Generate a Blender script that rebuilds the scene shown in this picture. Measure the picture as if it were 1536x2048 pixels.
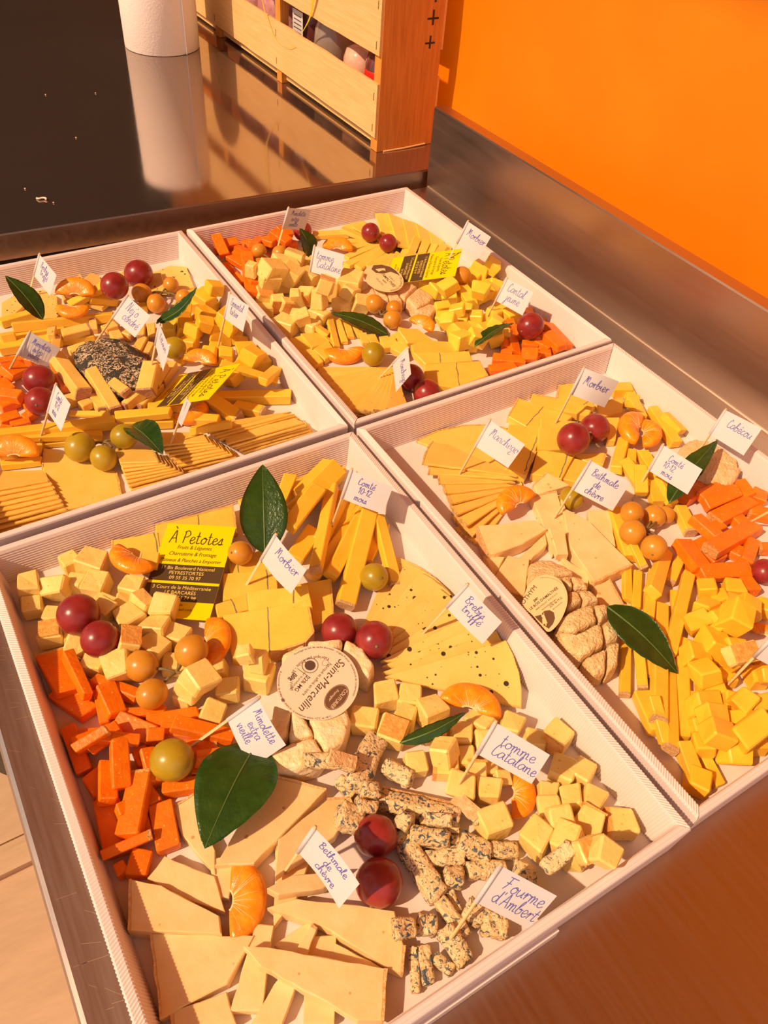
import bpy, math, random
import numpy as np
from mathutils import Vector, Matrix, noise

random.seed(11)
for o in list(bpy.data.objects):
    bpy.data.objects.remove(o)
scene = bpy.context.scene
COL = scene.collection

# ------------------------------------------------------------------ camera
W, H = 1536, 2048
FPX = 1584.68
YAW, PITCH, ROLL = 0.6067, 0.7888, 0.0936
CAM = np.array([0.0304, -0.0582, 0.4797])
def _axes():
    cy, sy, cp, sp = math.cos(YAW), math.sin(YAW), math.cos(PITCH), math.sin(PITCH)
    f = np.array([sy * cp, cy * cp, -sp]); r = np.array([cy, -sy, 0.0]); u = np.cross(r, f)
    cr, sr = math.cos(ROLL), math.sin(ROLL)
    return cr * r + sr * u, -sr * r + cr * u, f
RT, UP, FW = _axes()
cd = bpy.data.cameras.new('camera'); cam = bpy.data.objects.new('camera', cd); COL.objects.link(cam)
m = Matrix.Identity(4)
for i in range(3):
    m[i][0], m[i][1], m[i][2], m[i][3] = RT[i], UP[i], -FW[i], CAM[i]
cam.matrix_world = m
cd.sensor_fit = 'VERTICAL'; cd.sensor_height = 24.0; cd.lens = FPX * 24.0 / H
cd.clip_start = 0.01
scene.camera = cam

# ------------------------------------------------------------------ light
world = bpy.data.worlds.new('world'); scene.world = world; world.use_nodes = True
bg = world.node_tree.nodes['Background']
bg.inputs[0].default_value = (1.0, 0.87, 0.84, 1); bg.inputs[1].default_value = 0.52
sd = bpy.data.lights.new('sun', 'SUN'); sun = bpy.data.objects.new('sun', sd); COL.objects.link(sun)
sd.energy = 4.0; sd.color = (1.0, 0.68, 0.41); sd.angle = math.radians(1.2)
_az, _el = math.radians(0), math.radians(45)
sdir = Vector((math.cos(_el) * math.cos(_az), math.cos(_el) * math.sin(_az), -math.sin(_el)))
sun.rotation_euler = sdir.to_track_quat('-Z', 'Y').to_euler()
sun.location = (-1.5, 0.5, 1.8)
vs = scene.view_settings
vs.view_transform = 'Standard'; vs.look = 'None'; vs.gamma = 1.0; vs.use_curve_mapping = False
vs.exposure = 0.12

# ------------------------------------------------------------------ picture geometry helpers
CR = [0.0, 0.0, 1.0]
def crop(x, y, s): CR[:] = [x, y, s]
FULL = lambda: crop(0, 0, 1)
def g(x, y): return (CR[0] + x / CR[2], CR[1] + y / CR[2])
def ray(X, Y):
    d = RT * ((X - W / 2) / FPX) - UP * ((Y - H / 2) / FPX) + FW
    return d                                    # unit depth along FW
def at_z(X, Y, z):
    d = ray(X, Y); return CAM + d * ((z - CAM[2]) / d[2])
def at_plane(X, Y, a, b, c):                    # z = a + b x + c y
    d = ray(X, Y)
    t = (a + b * CAM[0] + c * CAM[1] - CAM[2]) / (d[2] - b * d[0] - c * d[1])
    return CAM + d * t
def depth(p): return float((np.asarray(p) - CAM) @ FW)
def msize(pix, p): return pix / CR[2] * depth(p) / FPX

# ------------------------------------------------------------------ materials
def nd(t, kind, **kw):
    n = t.nodes.new(kind)
    for k, v in kw.items():
        if k in ('op',): n.operation = v
        else: setattr(n, k, v)
    return n
def rgb(c): return (c[0], c[1], c[2], 1.0)
MATS = {}
def mat(name, c1, c2=None, scale=80, rough=0.5, bump=0.0, bscale=300, sss=0.0, sssr=(0.004, 0.002, 0.001),
        metallic=0.0, var=0.0, specks=None, veins=None, coat=0.0, transl=0.0, stretch=(1, 1, 1), alpha=None,
        stripes=None, ior=None, trans=0.0, holes=None, detail=3.0, spec=None):
    mt = bpy.data.materials.new(name); mt.use_nodes = True; t = mt.node_tree; L = t.links.new
    b = t.nodes['Principled BSDF']; out = t.nodes['Material Output']
    tc = nd(t, 'ShaderNodeTexCoord'); mp = nd(t, 'ShaderNodeMapping'); mp.inputs['Scale'].default_value = stretch
    L(tc.outputs['Object'], mp.inputs['Vector'])
    oi = nd(t, 'ShaderNodeObjectInfo')
    add = nd(t, 'ShaderNodeVectorMath', op='ADD'); sc = nd(t, 'ShaderNodeVectorMath', op='SCALE')
    cmb = nd(t, 'ShaderNodeCombineXYZ')
    for i in range(3): L(oi.outputs['Random'], cmb.inputs[i])
    L(cmb.outputs[0], sc.inputs[0]); sc.inputs['Scale'].default_value = 7.3
    L(mp.outputs[0], add.inputs[0]); L(sc.outputs[0], add.inputs[1])
    vec = add.outputs[0]
    n = nd(t, 'ShaderNodeTexNoise'); n.inputs['Scale'].default_value = scale; n.inputs['Detail'].default_value = detail
    L(vec, n.inputs['Vector'])
    ramp = nd(t, 'ShaderNodeValToRGB')
    ramp.color_ramp.elements[0].position = 0.32; ramp.color_ramp.elements[1].position = 0.68
    ramp.color_ramp.elements[0].color = rgb(c1); ramp.color_ramp.elements[1].color = rgb(c2 or c1)
    L(n.outputs['Fac'], ramp.inputs[0]); col = ramp.outputs[0]
    def mix(fac, c, dark):
        mx = nd(t, 'ShaderNodeMix', data_type='RGBA')
        L(fac, mx.inputs[0]); L(c, mx.inputs[6]); mx.inputs[7].default_value = rgb(dark); return mx.outputs[2]
    def less(sock, th, soft=0.02):
        mr = nd(t, 'ShaderNodeMapRange'); mr.inputs[1].default_value = th - soft; mr.inputs[2].default_value = th + soft
        mr.inputs[3].default_value = 1; mr.inputs[4].default_value = 0; L(sock, mr.inputs[0]); return mr.outputs[0]
    if specks:
        for (vscale, th, dark) in specks:
            v = nd(t, 'ShaderNodeTexVoronoi'); v.inputs['Scale'].default_value = vscale; L(vec, v.inputs['Vector'])
            sub = nd(t, 'ShaderNodeMath', op='MULTIPLY_ADD')           # only some cells carry a speck
            sep = nd(t, 'ShaderNodeSeparateColor'); L(v.outputs['Color'], sep.inputs[0])
            L(sep.outputs[0], sub.inputs[0]); sub.inputs[1].default_value = th * 1.6; L(v.outputs['Distance'], sub.inputs[2])
            col = mix(less(sub.outputs[0], th), col, dark)
    if veins:
        for (vscale, th, dark, lo) in veins:
            v = nd(t, 'ShaderNodeTexNoise'); v.inputs['Scale'].default_value = vscale; v.inputs['Detail'].default_value = 5
            v.inputs['Distortion'].default_value = 1.2; L(vec, v.inputs['Vector'])
            col = mix(less(v.outputs['Fac'], th, lo), col, dark)
    if var:
        hv = nd(t, 'ShaderNodeHueSaturation'); mr = nd(t, 'ShaderNodeMapRange')
        mr.inputs[3].default_value = 1 - var; mr.inputs[4].default_value = 1 + var
        L(oi.outputs['Random'], mr.inputs[0]); L(mr.outputs[0], hv.inputs['Value']); L(col, hv.inputs['Color']); col = hv.outputs[0]
    L(col, b.inputs['Base Color'])
    b.inputs['Roughness'].default_value = rough; b.inputs['Metallic'].default_value = metallic
    if spec is not None: b.inputs['Specular IOR Level'].default_value = spec
    if coat: b.inputs['Coat Weight'].default_value = coat; b.inputs['Coat Roughness'].default_value = 0.08
    if ior: b.inputs['IOR'].default_value = ior
    if trans: b.inputs['Transmission Weight'].default_value = trans
    if sss:
        b.inputs['Subsurface Weight'].default_value = sss; b.inputs['Subsurface Radius'].default_value = sssr
        b.inputs['Subsurface Scale'].default_value = 1.0
    height = None
    if bump:
        nb = nd(t, 'ShaderNodeTexNoise'); nb.inputs['Scale'].default_value = bscale; nb.inputs['Detail'].default_value = 4
        L(vec, nb.inputs['Vector']); height = nb.outputs['Fac']; dist = bump
    if holes:
        v = nd(t, 'ShaderNodeTexVoronoi'); v.inputs['Scale'].default_value = holes[0]; L(vec, v.inputs['Vector'])
        h2 = less(v.outputs['Distance'], holes[1], 0.06)
        if height is not None:
            mm = nd(t, 'ShaderNodeMath', op='MULTIPLY_ADD'); L(h2, mm.inputs[0]); mm.inputs[1].default_value = -holes[2]
            L(height, mm.inputs[2]); height = mm.outputs[0]
        else: height = h2; dist = -holes[2]
    if stripes:                                  # flutes of thin corrugated board: pitch in metres, axis weights
        sx = nd(t, 'ShaderNodeVectorMath', op='DOT_PRODUCT'); L(tc.outputs['Object'], sx.inputs[0]); sx.inputs[1].default_value = stripes[1]
        mu = nd(t, 'ShaderNodeMath', op='MULTIPLY'); L(sx.outputs['Value'], mu.inputs[0]); mu.inputs[1].default_value = 2 * math.pi / stripes[0]
        sn = nd(t, 'ShaderNodeMath', op='SINE'); L(mu.outputs[0], sn.inputs[0]); height = sn.outputs[0]; dist = stripes[2]
    if height is not None:
        bp = nd(t, 'ShaderNodeBump'); bp.inputs['Strength'].default_value = 1.0; bp.inputs['Distance'].default_value = dist
        L(height, bp.inputs['Height']); L(bp.outputs[0], b.inputs['Normal'])
    if transl:
        tr = nd(t, 'ShaderNodeBsdfTranslucent'); L(col, tr.inputs[0]); ms = nd(t, 'ShaderNodeMixShader'); ms.inputs[0].default_value = transl
        L(b.outputs[0], ms.inputs[1]); L(tr.outputs[0], ms.inputs[2]); L(ms.outputs[0], out.inputs[0])
    MATS[name] = mt
    return mt

CH = dict(var=0.05, rough=0.45, sss=.30, sssr=(.0045, .0022, .0007))
mat('tomme', (.90, .63, .17), (.94, .71, .24), 90, bump=.0004, bscale=260, specks=[(230, .20, (.74, .46, .12))], holes=(170, .2, .35), **CH)
mat('tomme_rind', (.85, .33, .06), (.95, .50, .13), 300, bump=.0008, bscale=500, **CH)
mat('mimolette', (.88, .185, .002), (.93, .235, .004), 120, bump=.0005, bscale=350, specks=[(300, .22, (1., .42, .10))], **CH)
mat('mimolette_rind', (.62, .25, .05), (.85, .45, .14), 500, bump=.0015, bscale=700, **CH)
mat('comte', (.93, .53, .035), (.95, .59, .055), 60, bump=.0002, bscale=200, **CH)
mat('comte_rind', (.55, .33, .14), (.75, .50, .25), 600, bump=.0008, bscale=900, **CH)
mat('morbier', (.91, .55, .065), (.94, .62, .095), 60, bump=.0003, bscale=200, specks=[(90, .05, (.8, .5, .12))], **CH)
mat('morbier_rind', (.80, .42, .12), (.88, .55, .22), 400, bump=.0006, bscale=600, **CH)
mat('ash', (.16, .13, .09), (.34, .27, .17), 900, rough=.8, bump=.0004, bscale=900)
mat('brebis', (.92, .58, .14), (.94, .63, .18), 60, bump=.0002, bscale=160, specks=[(150, .30, (.06, .035, .015)), (330, .20, (.14, .07, .02))], **CH)
mat('bethmale', (.92, .62, .27), (.95, .70, .35), 70, bump=.0003, bscale=180, specks=[(120, .16, (.66, .38, .12))], **CH)
mat('bethmale_rind', (.80, .40, .12), (.93, .62, .30), 500, bump=.001, bscale=700, **CH)
mat('fourme', (.80, .55, .25), (.88, .66, .36), 120, rough=.55, bump=.0015, bscale=420,
    veins=[(210, .41, (.085, .11, .13), .025), (480, .40, (.16, .17, .15), .03)], var=.04)
mat('fourme_rind', (.70, .38, .14), (.86, .56, .28), 250, bump=.0015, bscale=500, var=.04, rough=.7)
mat('manchego', (.93, .57, .10), (.95, .62, .14), 60, bump=.0002, bscale=160, specks=[(160, .16, (.72, .45, .12))], **CH)
mat('manchego_rind', (.50, .30, .10), (.93, .62, .20), 420, rough=.6, specks=[(420, .22, (.08, .05, .03))])
mat('emmental', (.94, .52, .025), (.96, .58, .04), 60, bump=.0002, bscale=200, specks=[(150, .06, (.85, .45, .05))], **CH)
mat('cantal', (.95, .63, .045), (.97, .69, .075), 60, bump=.0003, bscale=200, **CH)
mat('gouda', (.95, .61, .08), (.97, .67, .12), 60, bump=.0002, bscale=200, **CH)
mat('noire', (.90, .55, .11), (.93, .61, .16), 60, bump=.0003, bscale=200, veins=[(90, .30, (.45, .26, .10), .03)], **CH)
mat('noire_rind', (.42, .20, .11), (.62, .33, .20), 600, bump=.001, bscale=800, var=.06, rough=.7)
mat('marcellin', (.92, .66, .31), (.97, .82, .53), 110, bump=.0014, bscale=330, rough=.5, var=.03)
mat('goat_rind', (.78, .50, .20), (.93, .70, .36), 160, bump=.0022, bscale=520, rough=.6, var=.04, veins=[(60, .31, (.36, .26, .15), .03)])
mat('goat_pale', (.84, .52, .23), (.93, .68, .38), 120, bump=.0018, bscale=420, rough=.6, var=.04)
mat('ash_rind', (.72, .50, .30), (.80, .62, .40), 300, bump=.0022, bscale=600, rough=.75, veins=[(420, .52, (.035, .03, .025), .02), (70, .44, (.05, .04, .03), .03)])
GR = dict(rough=.30, coat=.08, sssr=(.006, .003, .0015))
mat('grape_red', (.22, .013, .018), (.34, .035, .03), 90, sss=.12, specks=[(420, .06, (.6, .22, .12))], **GR)
mat('grape_amber', (.58, .25, .018), (.68, .32, .035), 60, sss=.3, specks=[(160, .035, (.25, .10, .02))], **GR)
mat('grape_green', (.38, .26, .010), (.48, .33, .018), 60, sss=.35, specks=[(200, .04, (.25, .14, .02))], **GR)
mat('grape_stem', (.16, .11, .03), (.25, .17, .06), 600, rough=.7)
mat('mandarin', (.95, .26, .006), (.98, .40, .02), 130, rough=.28, bump=.0006, bscale=260, sss=.3, sssr=(.004, .0015, .0005), stretch=(1, 1, 1))
mat('pith', (.98, .62, .25), (1., .75, .42), 500, rough=.6)
mat('leaf', (.020, .060, .008), (.038, .090, .012), 90, rough=.24, bump=.0004, bscale=500, var=.10, transl=.12)
mat('leaf_rib', (.09, .15, .03), (.12, .19, .05), 300, rough=.4)
mat('paper', (.80, .79, .81), (.82, .81, .83), 100, rough=.7, transl=.25)
mat('ink', (.10, .09, .42), (.14, .12, .50), 600, rough=.6)
mat('toothpick', (.80, .55, .24), (.88, .64, .32), 200, rough=.6, stretch=(6, 6, .6))
mat('card_yellow', (.98, .72, .0), (.98, .72, .0), 50, rough=.35)
mat('card_dark', (.085, .05, .022), (.095, .056, .026), 50, rough=.35)
mat('card_gold', (.90, .66, .16), (.90, .66, .16), 50, rough=.4)
mat('label_cream', (.86, .66, .48), (.88, .68, .50), 50, rough=.45)
mat('label_tan', (.86, .62, .30), (.88, .64, .33), 50, rough=.45)
mat('label_brown', (.16, .075, .035), (.18, .085, .04), 50, rough=.45)
mat('print_dark', (.10, .055, .035), (.11, .06, .04), 50, rough=.5)
BOXC = ((.81, .70, .665), (.83, .72, .685))
mat('board', *BOXC, 30, rough=.55, bump=.00008, bscale=300)

def steel(name, base, rough, sc, lo, hi, dirn, bump):
    mt = bpy.data.materials.new(name); mt.use_nodes = True; t = mt.node_tree; L = t.links.new
    b = t.nodes['Principled BSDF']; b.inputs['Metallic'].default_value = 1.0
    tc = nd(t, 'ShaderNodeTexCoord'); mp = nd(t, 'ShaderNodeMapping'); mp.inputs['Scale'].default_value = dirn
    L(tc.outputs['Object'], mp.inputs[0])
    n = nd(t, 'ShaderNodeTexNoise'); n.inputs['Scale'].default_value = sc; n.inputs['Detail'].default_value = 6; L(mp.outputs[0], n.inputs['Vector'])
    mr = nd(t, 'ShaderNodeMapRange'); mr.inputs[3].default_value = lo; mr.inputs[4].default_value = hi; L(n.outputs['Fac'], mr.inputs[0]); L(mr.outputs[0], b.inputs['Roughness'])
    n2 = nd(t, 'ShaderNodeTexNoise'); n2.inputs['Scale'].default_value = 5; n2.inputs['Detail'].default_value = 4; L(tc.outputs['Object'], n2.inputs['Vector'])
    rp = nd(t, 'ShaderNodeValToRGB'); rp.color_ramp.elements[0].color = rgb([x * .82 for x in base]); rp.color_ramp.elements[1].color = rgb(base)
    L(n2.outputs['Fac'], rp.inputs[0]); L(rp.outputs[0], b.inputs['Base Color'])
    bp = nd(t, 'ShaderNodeBump'); bp.inputs['Distance'].default_value = bump; L(n.outputs['Fac'], bp.inputs['Height']); L(bp.outputs[0], b.inputs['Normal'])
    if name == 'steel_counter': b.inputs['Metallic'].default_value = .93
    MATS[name] = mt
steel('steel', (.62, .50, .43), .3, 260, .22, .40, (1, .06, 1), .00012)
steel('steel_wall', (.62, .48, .40), .3, 160, .24, .42, (1, .05, .8), .00015)
steel('steel_counter', (.52, .42, .36), .1, 60, .045, .11, (1, .5, 1), .00001)
mat('scratch', (.95, .80, .62), None, 50, rough=.35, metallic=1.0)
mat('tarp', (1.0, .255, .0), (1.0, .29, .002), 6, rough=.5, bump=.002, bscale=9, transl=.25)
mat('awning', (.60, .31, .10), (.64, .34, .12), 6, rough=.6, transl=.35)
mat('dark_wall', (.022, .016, .014), (.03, .022, .018), 8, rough=.6)
mat('slat_wood', (.80, .48, .18), (.88, .57, .25), 40, rough=.6, bump=.0006, bscale=160, stretch=(8, .35, 8))
mat('end_wood', (.60, .22, .03), (.76, .32, .055), 60, rough=.55, bump=.0008, bscale=200, stretch=(3.5, 1, .25), detail=5, specks=[(3.2, .09, (.42, .15, .03))])
mat('staple', (.45, .30, .15), None, 50, rough=.4, metallic=1.0)
mat('marker', (.05, .025, .012), None, 50, rough=.8)
mat('towel', (.93, .84, .82), (.95, .87, .85), 200, rough=.85, bump=.0006, bscale=320)
mat('core', (.5, .35, .22), None, 50, rough=.8)
mat('ribbon', (.98, .70, .0), None, 50, rough=.25)
mat('glass', (.9, .75, .65), None, 50, rough=.06, trans=.75, ior=1.45)
mat('jar_dark', (.12, .03, .03), (.2, .06, .05), 60, rough=.08, coat=.5)
mat('jar_pale', (.75, .42, .30), (.86, .56, .40), 90, rough=.12, coat=.5)
mat('jar_red', (.75, .03, .02), None, 50, rough=.3)
mat('packet', (.50, .22, .24), (.68, .34, .34), 50, rough=.25, bump=.003, bscale=50)
mat('floor_wood', (.55, .36, .21), (.64, .43, .26), 7, rough=.6, stretch=(1, 4, 1), bump=.001, bscale=30)
mat('tub', (.022, .020, .022), None, 50, rough=.5)
mat('crumb', (.93, .80, .62), None, 50, rough=.7)

# ------------------------------------------------------------------ mesh helpers
def mk(name, V, F, material, parent=None, loc=None, smooth=False, label=None, cat=None, group=None, kind=None):
    V = np.asarray(V, float)
    if parent is not None: loc = np.array(parent.get('_o', (0, 0, 0)))
    elif loc is None: loc = np.array([(V[:, 0].min() + V[:, 0].max()) / 2, (V[:, 1].min() + V[:, 1].max()) / 2, V[:, 2].min()])
    me = bpy.data.meshes.new(name); me.from_pydata((V - loc).tolist(), [], F); me.update()
    if smooth: me.polygons.foreach_set('use_smooth', [True] * len(me.polygons))
    me.materials.append(MATS[material])
    o = bpy.data.objects.new(name, me); COL.objects.link(o)
    if parent is not None:
        o.parent = parent; o['_o'] = tuple(float(v) for v in loc)
    else:
        o.location = loc; o['_o'] = tuple(float(v) for v in loc)
    tag(o, label, cat, group, kind); return o
def tag(o, label=None, cat=None, group=None, kind=None):
    if label: o['label'] = label
    if cat: o['category'] = cat
    if group: o['group'] = group
    if kind: o['kind'] = kind
def empty(name, loc, label=None, cat=None, group=None):
    o = bpy.data.objects.new(name, None); COL.objects.link(o); o.empty_display_size = .01
    o.location = loc; o['_o'] = tuple(float(v) for v in loc); tag(o, label, cat, group); return o
def boxmesh(x0, x1, y0, y1, z0, z1):
    V = [(x, y, z) for z in (z0, z1) for y in (y0, y1) for x in (x0, x1)]
    return V, [(0, 2, 3, 1), (4, 5, 7, 6), (0, 1, 5, 4), (2, 6, 7, 3), (0, 4, 6, 2), (1, 3, 7, 5)]
def join(parts):
    V, F = [], []
    for v, f in parts:
        k = len(V); V += [tuple(p) for p in v]; F += [tuple(i + k for i in q) for q in f]
    return V, F
def rings(R, cap0=True, cap1=True):
    n = len(R[0]); V = [tuple(p) for r in R for p in r]; F = []
    for i in range(len(R) - 1):
        for j in range(n):
            k = (j + 1) % n
            F.append((i * n + j, i * n + k, (i + 1) * n + k, (i + 1) * n + j))
    if cap0: F.append(tuple(range(n - 1, -1, -1)))
    if cap1: F.append(tuple((len(R) - 1) * n + j for j in range(n)))
    return V, F
def tube(pts, r, n=6, r1=None):
    pts = [np.asarray(p, float) for p in pts]; R = []
    for i, p in enumerate(pts):
        d = pts[min(i + 1, len(pts) - 1)] - pts[max(i - 1, 0)]; d /= np.linalg.norm(d) + 1e-12
        a = np.cross(d, [0, 0, 1.0])
        if np.linalg.norm(a) < 1e-3: a = np.cross(d, [1.0, 0, 0])
        a /= np.linalg.norm(a); b = np.cross(d, a)
        rr = r if r1 is None else r + (r1 - r) * i / (len(pts) - 1)
        R.append([p + rr * (math.cos(t) * a + math.sin(t) * b) for t in [2 * math.pi * k / n for k in range(n)]])
    return rings(R)
def smoothpts(pts, k=5):
    pts = [np.asarray(p, float) for p in pts]
    if len(pts) < 3: return pts
    out = []; P = [2 * pts[0] - pts[1]] + pts + [2 * pts[-1] - pts[-2]]
    for i in range(1, len(P) - 2):
        for q in range(k):
            t = q / k; a, b, c, d = P[i - 1], P[i], P[i + 1], P[i + 2]
            out.append(.5 * ((2 * b) + (-a + c) * t + (2 * a - 5 * b + 4 * c - d) * t * t + (-a + 3 * b - 3 * c + d) * t ** 3))
    return out + [pts[-1]]

# ------------------------------------------------------------------ the place
BW, BL, RIM, FLOORZ = .310, .4047, .034, .0045
BOXES = {'A': (0.0, 0.0, 0.0), 'B': (.0003, .4124, 0.0), 'C': (.3168, .4125, .0023), 'D': (.3178, .0022, .0075)}
INBOX = {'A': 'blue cheese box', 'B': 'ash cheese box', 'C': 'Cantal box', 'D': 'Cabécou box'}
def bx2w(b, x, y):
    ox, oy, th = BOXES[b]; c, s = math.cos(th), math.sin(th)
    return ox + c * x - s * y, oy + s * x + c * y

def structure():
    def st(name, V, F, m_, **k): return mk(name, V, F, m_, kind='structure', **k)
    # floor of boards, seen past the table edge
    fl = st('floor', *boxmesh(-1.6, 1.6, -1.5, 2.4, -.93, -.905), 'floor_wood', loc=np.zeros(3))
    for i, (y0, y1) in enumerate([(-.6, .02), (.024, .32), (.324, .626), (.69, 1.3), (1.304, 1.9)]):
        mk('plank', *boxmesh(-1.0, .6, y0, y1, -.905, -.90), 'floor_wood', parent=fl)
    st('trim_1', *join([boxmesh(-1.0, .6, .632, .668, -.905, -.888), boxmesh(-1.0, .6, .668, .684, -.905, -.896)]), 'floor_wood')
    st('wall_back', *boxmesh(-1.3, .95, 2.36, 2.40, -.93, 1.75), 'dark_wall')
    # orange tarpaulin wall with soft folds
    ys = np.linspace(-1.2, 2.36, 90); zs = np.linspace(-.9, 1.72, 50); V = []; F = []
    for y in ys:
        for z in zs:
            x = .789 + .005 * math.sin(y * 7 + z * 5) + .009 * noise.noise(Vector((y * 2.2, z * 2.6, 1.7))) + .004 * math.sin(y * 2.2 - z * 11)
            x += .012 * math.exp(-((y - .98) / .09) ** 2) * max(0., z)
            V.append((x, y, z))
    nz = len(zs)
    for i in range(len(ys) - 1):
        for j in range(nz - 1):
            a = i * nz + j; F.append((a, a + nz, a + nz + 1, a + 1))
    st('wall_right', V, F, 'tarp', smooth=True)
    st('ceiling', *boxmesh(-.62, .86, -1.2, 2.36, 1.72, 1.722), 'awning')

def furniture():
    # steel table with upstand
    t = empty('steel_table', (.34, .32, -.9), 'brushed steel table with an upstand carrying the four boxes', 'table')
    V, F = join([boxmesh(-.022, .6995, -.30, .872, -.030, 0)])
    top = mk('tabletop', V, F, 'steel', parent=t)
    R = [[(-.022, y, 0.0), (-.0245, y, -.0012), (-.026, y, -.004), (-.026, y, -.03), (-.022, y, -.03)] for y in (-.30, .872)]
    mk('rolled_edge', *rings([[np.array(p) for p in r] for r in R]), 'steel', parent=top)
    S = []
    rnd = random.Random(5)
    for i in range(46):                          # knife scratches in the steel beside the boxes
        if i < 30: x0, y0, ln, a = rnd.uniform(-.021, -.006), rnd.uniform(.05, .36), rnd.uniform(.004, .016), rnd.uniform(-.9, -.1)
        else: x0, y0, ln, a = rnd.uniform(.3, .62), rnd.uniform(-.2, -.03), rnd.uniform(.006, .03), rnd.uniform(.9, 1.6)
        dx, dy = math.cos(a) * ln, math.sin(a) * ln; w = .00012
        if x0 + dx > -.001 and i < 30: dx = -.001 - x0
        S.append(([(x0, y0 - w, .00006), (x0 + dx, y0 + dy - w, .00006), (x0 + dx, y0 + dy + w, .00006), (x0, y0 + w, .00006)], [(0, 1, 2, 3)]))
    sc = mk('scratches', *join(S), 'scratch', parent=top); sc['kind'] = 'stuff'
    b = .0015
    prof = [(.6995, .001), (.6995, .1065), (.701, .108), (.718, .108), (.7195, .1065), (.7195, -.03), (.6995, -.03)]
    mk('splashback', *rings([[np.array((x, y, z)) for x, z in prof] for y in (.876, -.30)]), 'steel_wall', parent=t)
    mk('weld_seam', *tube([(.6993, .872, .0008), (.6993, -.3, .0008)], .0012, 6), 'scratch', parent=t)
    for x in (.03, .66):
        for y in (-.25, .50):
            mk('leg', *boxmesh(x - .02, x + .02, y - .02, y + .02, -.9, -.03), 'steel', parent=t)
    # rear counter: polished steel, its front slightly out of line with the table
    ct = empty('rear_counter', (.0, 1.5, -.9), 'dark polished steel counter behind the table, carrying crate and paper roll', 'counter')
    fy = lambda x: .9015 - .055 * (x - .41)
    def prism(xa, xb, d0, d1, z0, z1, yb=None):
        q = [(xa, fy(xa) + d0), (xb, fy(xb) + d0), (xb, yb or fy(xb) + d1), (xa, yb or fy(xa) + d1)]
        return rings([[np.array((x, y, z0)) for x, y in q], [np.array((x, y, z1)) for x, y in q]])
    mk('countertop', *prism(-.9, .769, .001, 0, .0, .019, 2.33), 'steel_counter', parent=ct)
    mk('front_edge', *prism(-.9, .769, -.002, .001, -.012, .0178), 'steel_wall', parent=ct)
    for x in (-.85, .74):
        for y in (1.05, 2.26):
            mk('leg', *boxmesh(x - .02, x + .02, y - .02, y + .02, -.9, .0), 'steel', parent=ct)
    # black tub under the table
    prof = [(.30, -.9), (.31, -.895), (.33, -.70), (.345, -.69), (.345, -.68), (.32, -.68), (.30, -.89)]
    R = [[np.array((.13 + r * math.cos(a), 1.06 - .12 + r * .8 * math.sin(a), z)) for a in np.linspace(0, 2 * math.pi, 48, endpoint=False)] for r, z in prof]
    mk('plastic_tub', *rings(R), 'tub', smooth=True, label='black plastic tub standing on the floor under the steel table', cat='tub')

def cardboard_box(b):
    names = {'A': 'white corrugated tray box holding blue cheese, mimolette and a round paper-labelled cheese',
             'B': 'white corrugated tray box holding the ash-coated cheese',
             'C': 'white corrugated tray box by the counter edge with the Cantal flag',
             'D': 'white corrugated tray box beside the upstand with the Cabécou flag'}
    ox, oy, th = BOXES[b]; cx, cy = bx2w(b, BW / 2, BL / 2)
    t = empty('cardboard_box', (cx, cy, 0), names[b], 'box', 'white cheese boxes')
    rib, pitch = .00030, .0021
    corner = [(0, 0), (BW, 0), (BW, BL), (0, BL)]
    inn = [(1, 1), (-1, 1), (-1, -1), (1, -1)]
    for k in range(4):
        end = k in (0, 2)
        if end:                                  # flutes run along these walls: ribs in the profile
            prof = [(.0022, .0004), (.0, .0318), (.0004, .0332), (.0012, .0339), (.0022, .0340), (.0026, .0335), (.0030, .0339), (.0042, .0340), (.0052, .0334), (.0058, .0320)]
            n = 26
            for q in range(1, n):
                z = .0320 + (.0045 - .0320) * q / n
                prof.append((.0058 + .0042 * q / n + (rib if q % 2 else -rib), z))
            prof += [(.0100, .0042), (.0085, .003), (.0085, .0004)]
        else:                                    # flutes cross these walls: ribs along the length
            prof = [(.0022, .0004), (.0, .0322), (.0005, .0337), (.0012, .0341), (.0056, .0341), (.0063, .0336), (.0067, .0320), (.0108, .0045), (.0090, .003), (.0090, .0004)]
        q0, q1 = k, (k + 1) % 4; e = .0004
        L_ = BW if end else BL; ns = 1 if end else int(BL / (pitch / 2))
        R = []
        for i_ in range(ns + 1):
            f = i_ / ns; r = []
            off = 0 if end else (rib if i_ % 2 else -rib)
            for d, z in prof:
                a0 = np.array([corner[q0][0] + inn[q0][0] * d, corner[q0][1] + inn[q0][1] * d]); a1 = np.array([corner[q1][0] + inn[q1][0] * d, corner[q1][1] + inn[q1][1] * d])
                t_ = (a1 - a0) / np.linalg.norm(a1 - a0); a0 = a0 + t_ * e; a1 = a1 - t_ * e
                p = a0 * (1 - f) + a1 * f; nn = np.array([-t_[1], t_[0]])          # inward
                oo = off * (1 if d > .006 else -1 if d < .001 else 0); p = p + nn * oo
                zz = z + (off if .001 < d < .006 and z > .033 else 0)
                r.append(np.array((*bx2w(b, *p), zz)))
            R.append(r)
        mk('wall', *rings(R), 'board', parent=t)
    V, F = boxmesh(.008, BW - .008, .008, BL - .008, .0025, FLOORZ - .0004)
    mk('base', [(*bx2w(b, x, y), z) for x, y, z in V], F, 'board', parent=t)
    if b in 'AD':
        for x0, x1 in ((.105, .215),):
            V, F = boxmesh(x0, x1, -.0008, .0042, .0008, .010)
            mk('tuck_tab', [(*bx2w(b, x, y), z) for x, y, z in V], F, 'board', parent=t)

structure(); furniture()
for b in 'ABCD': cardboard_box(b)

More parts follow.
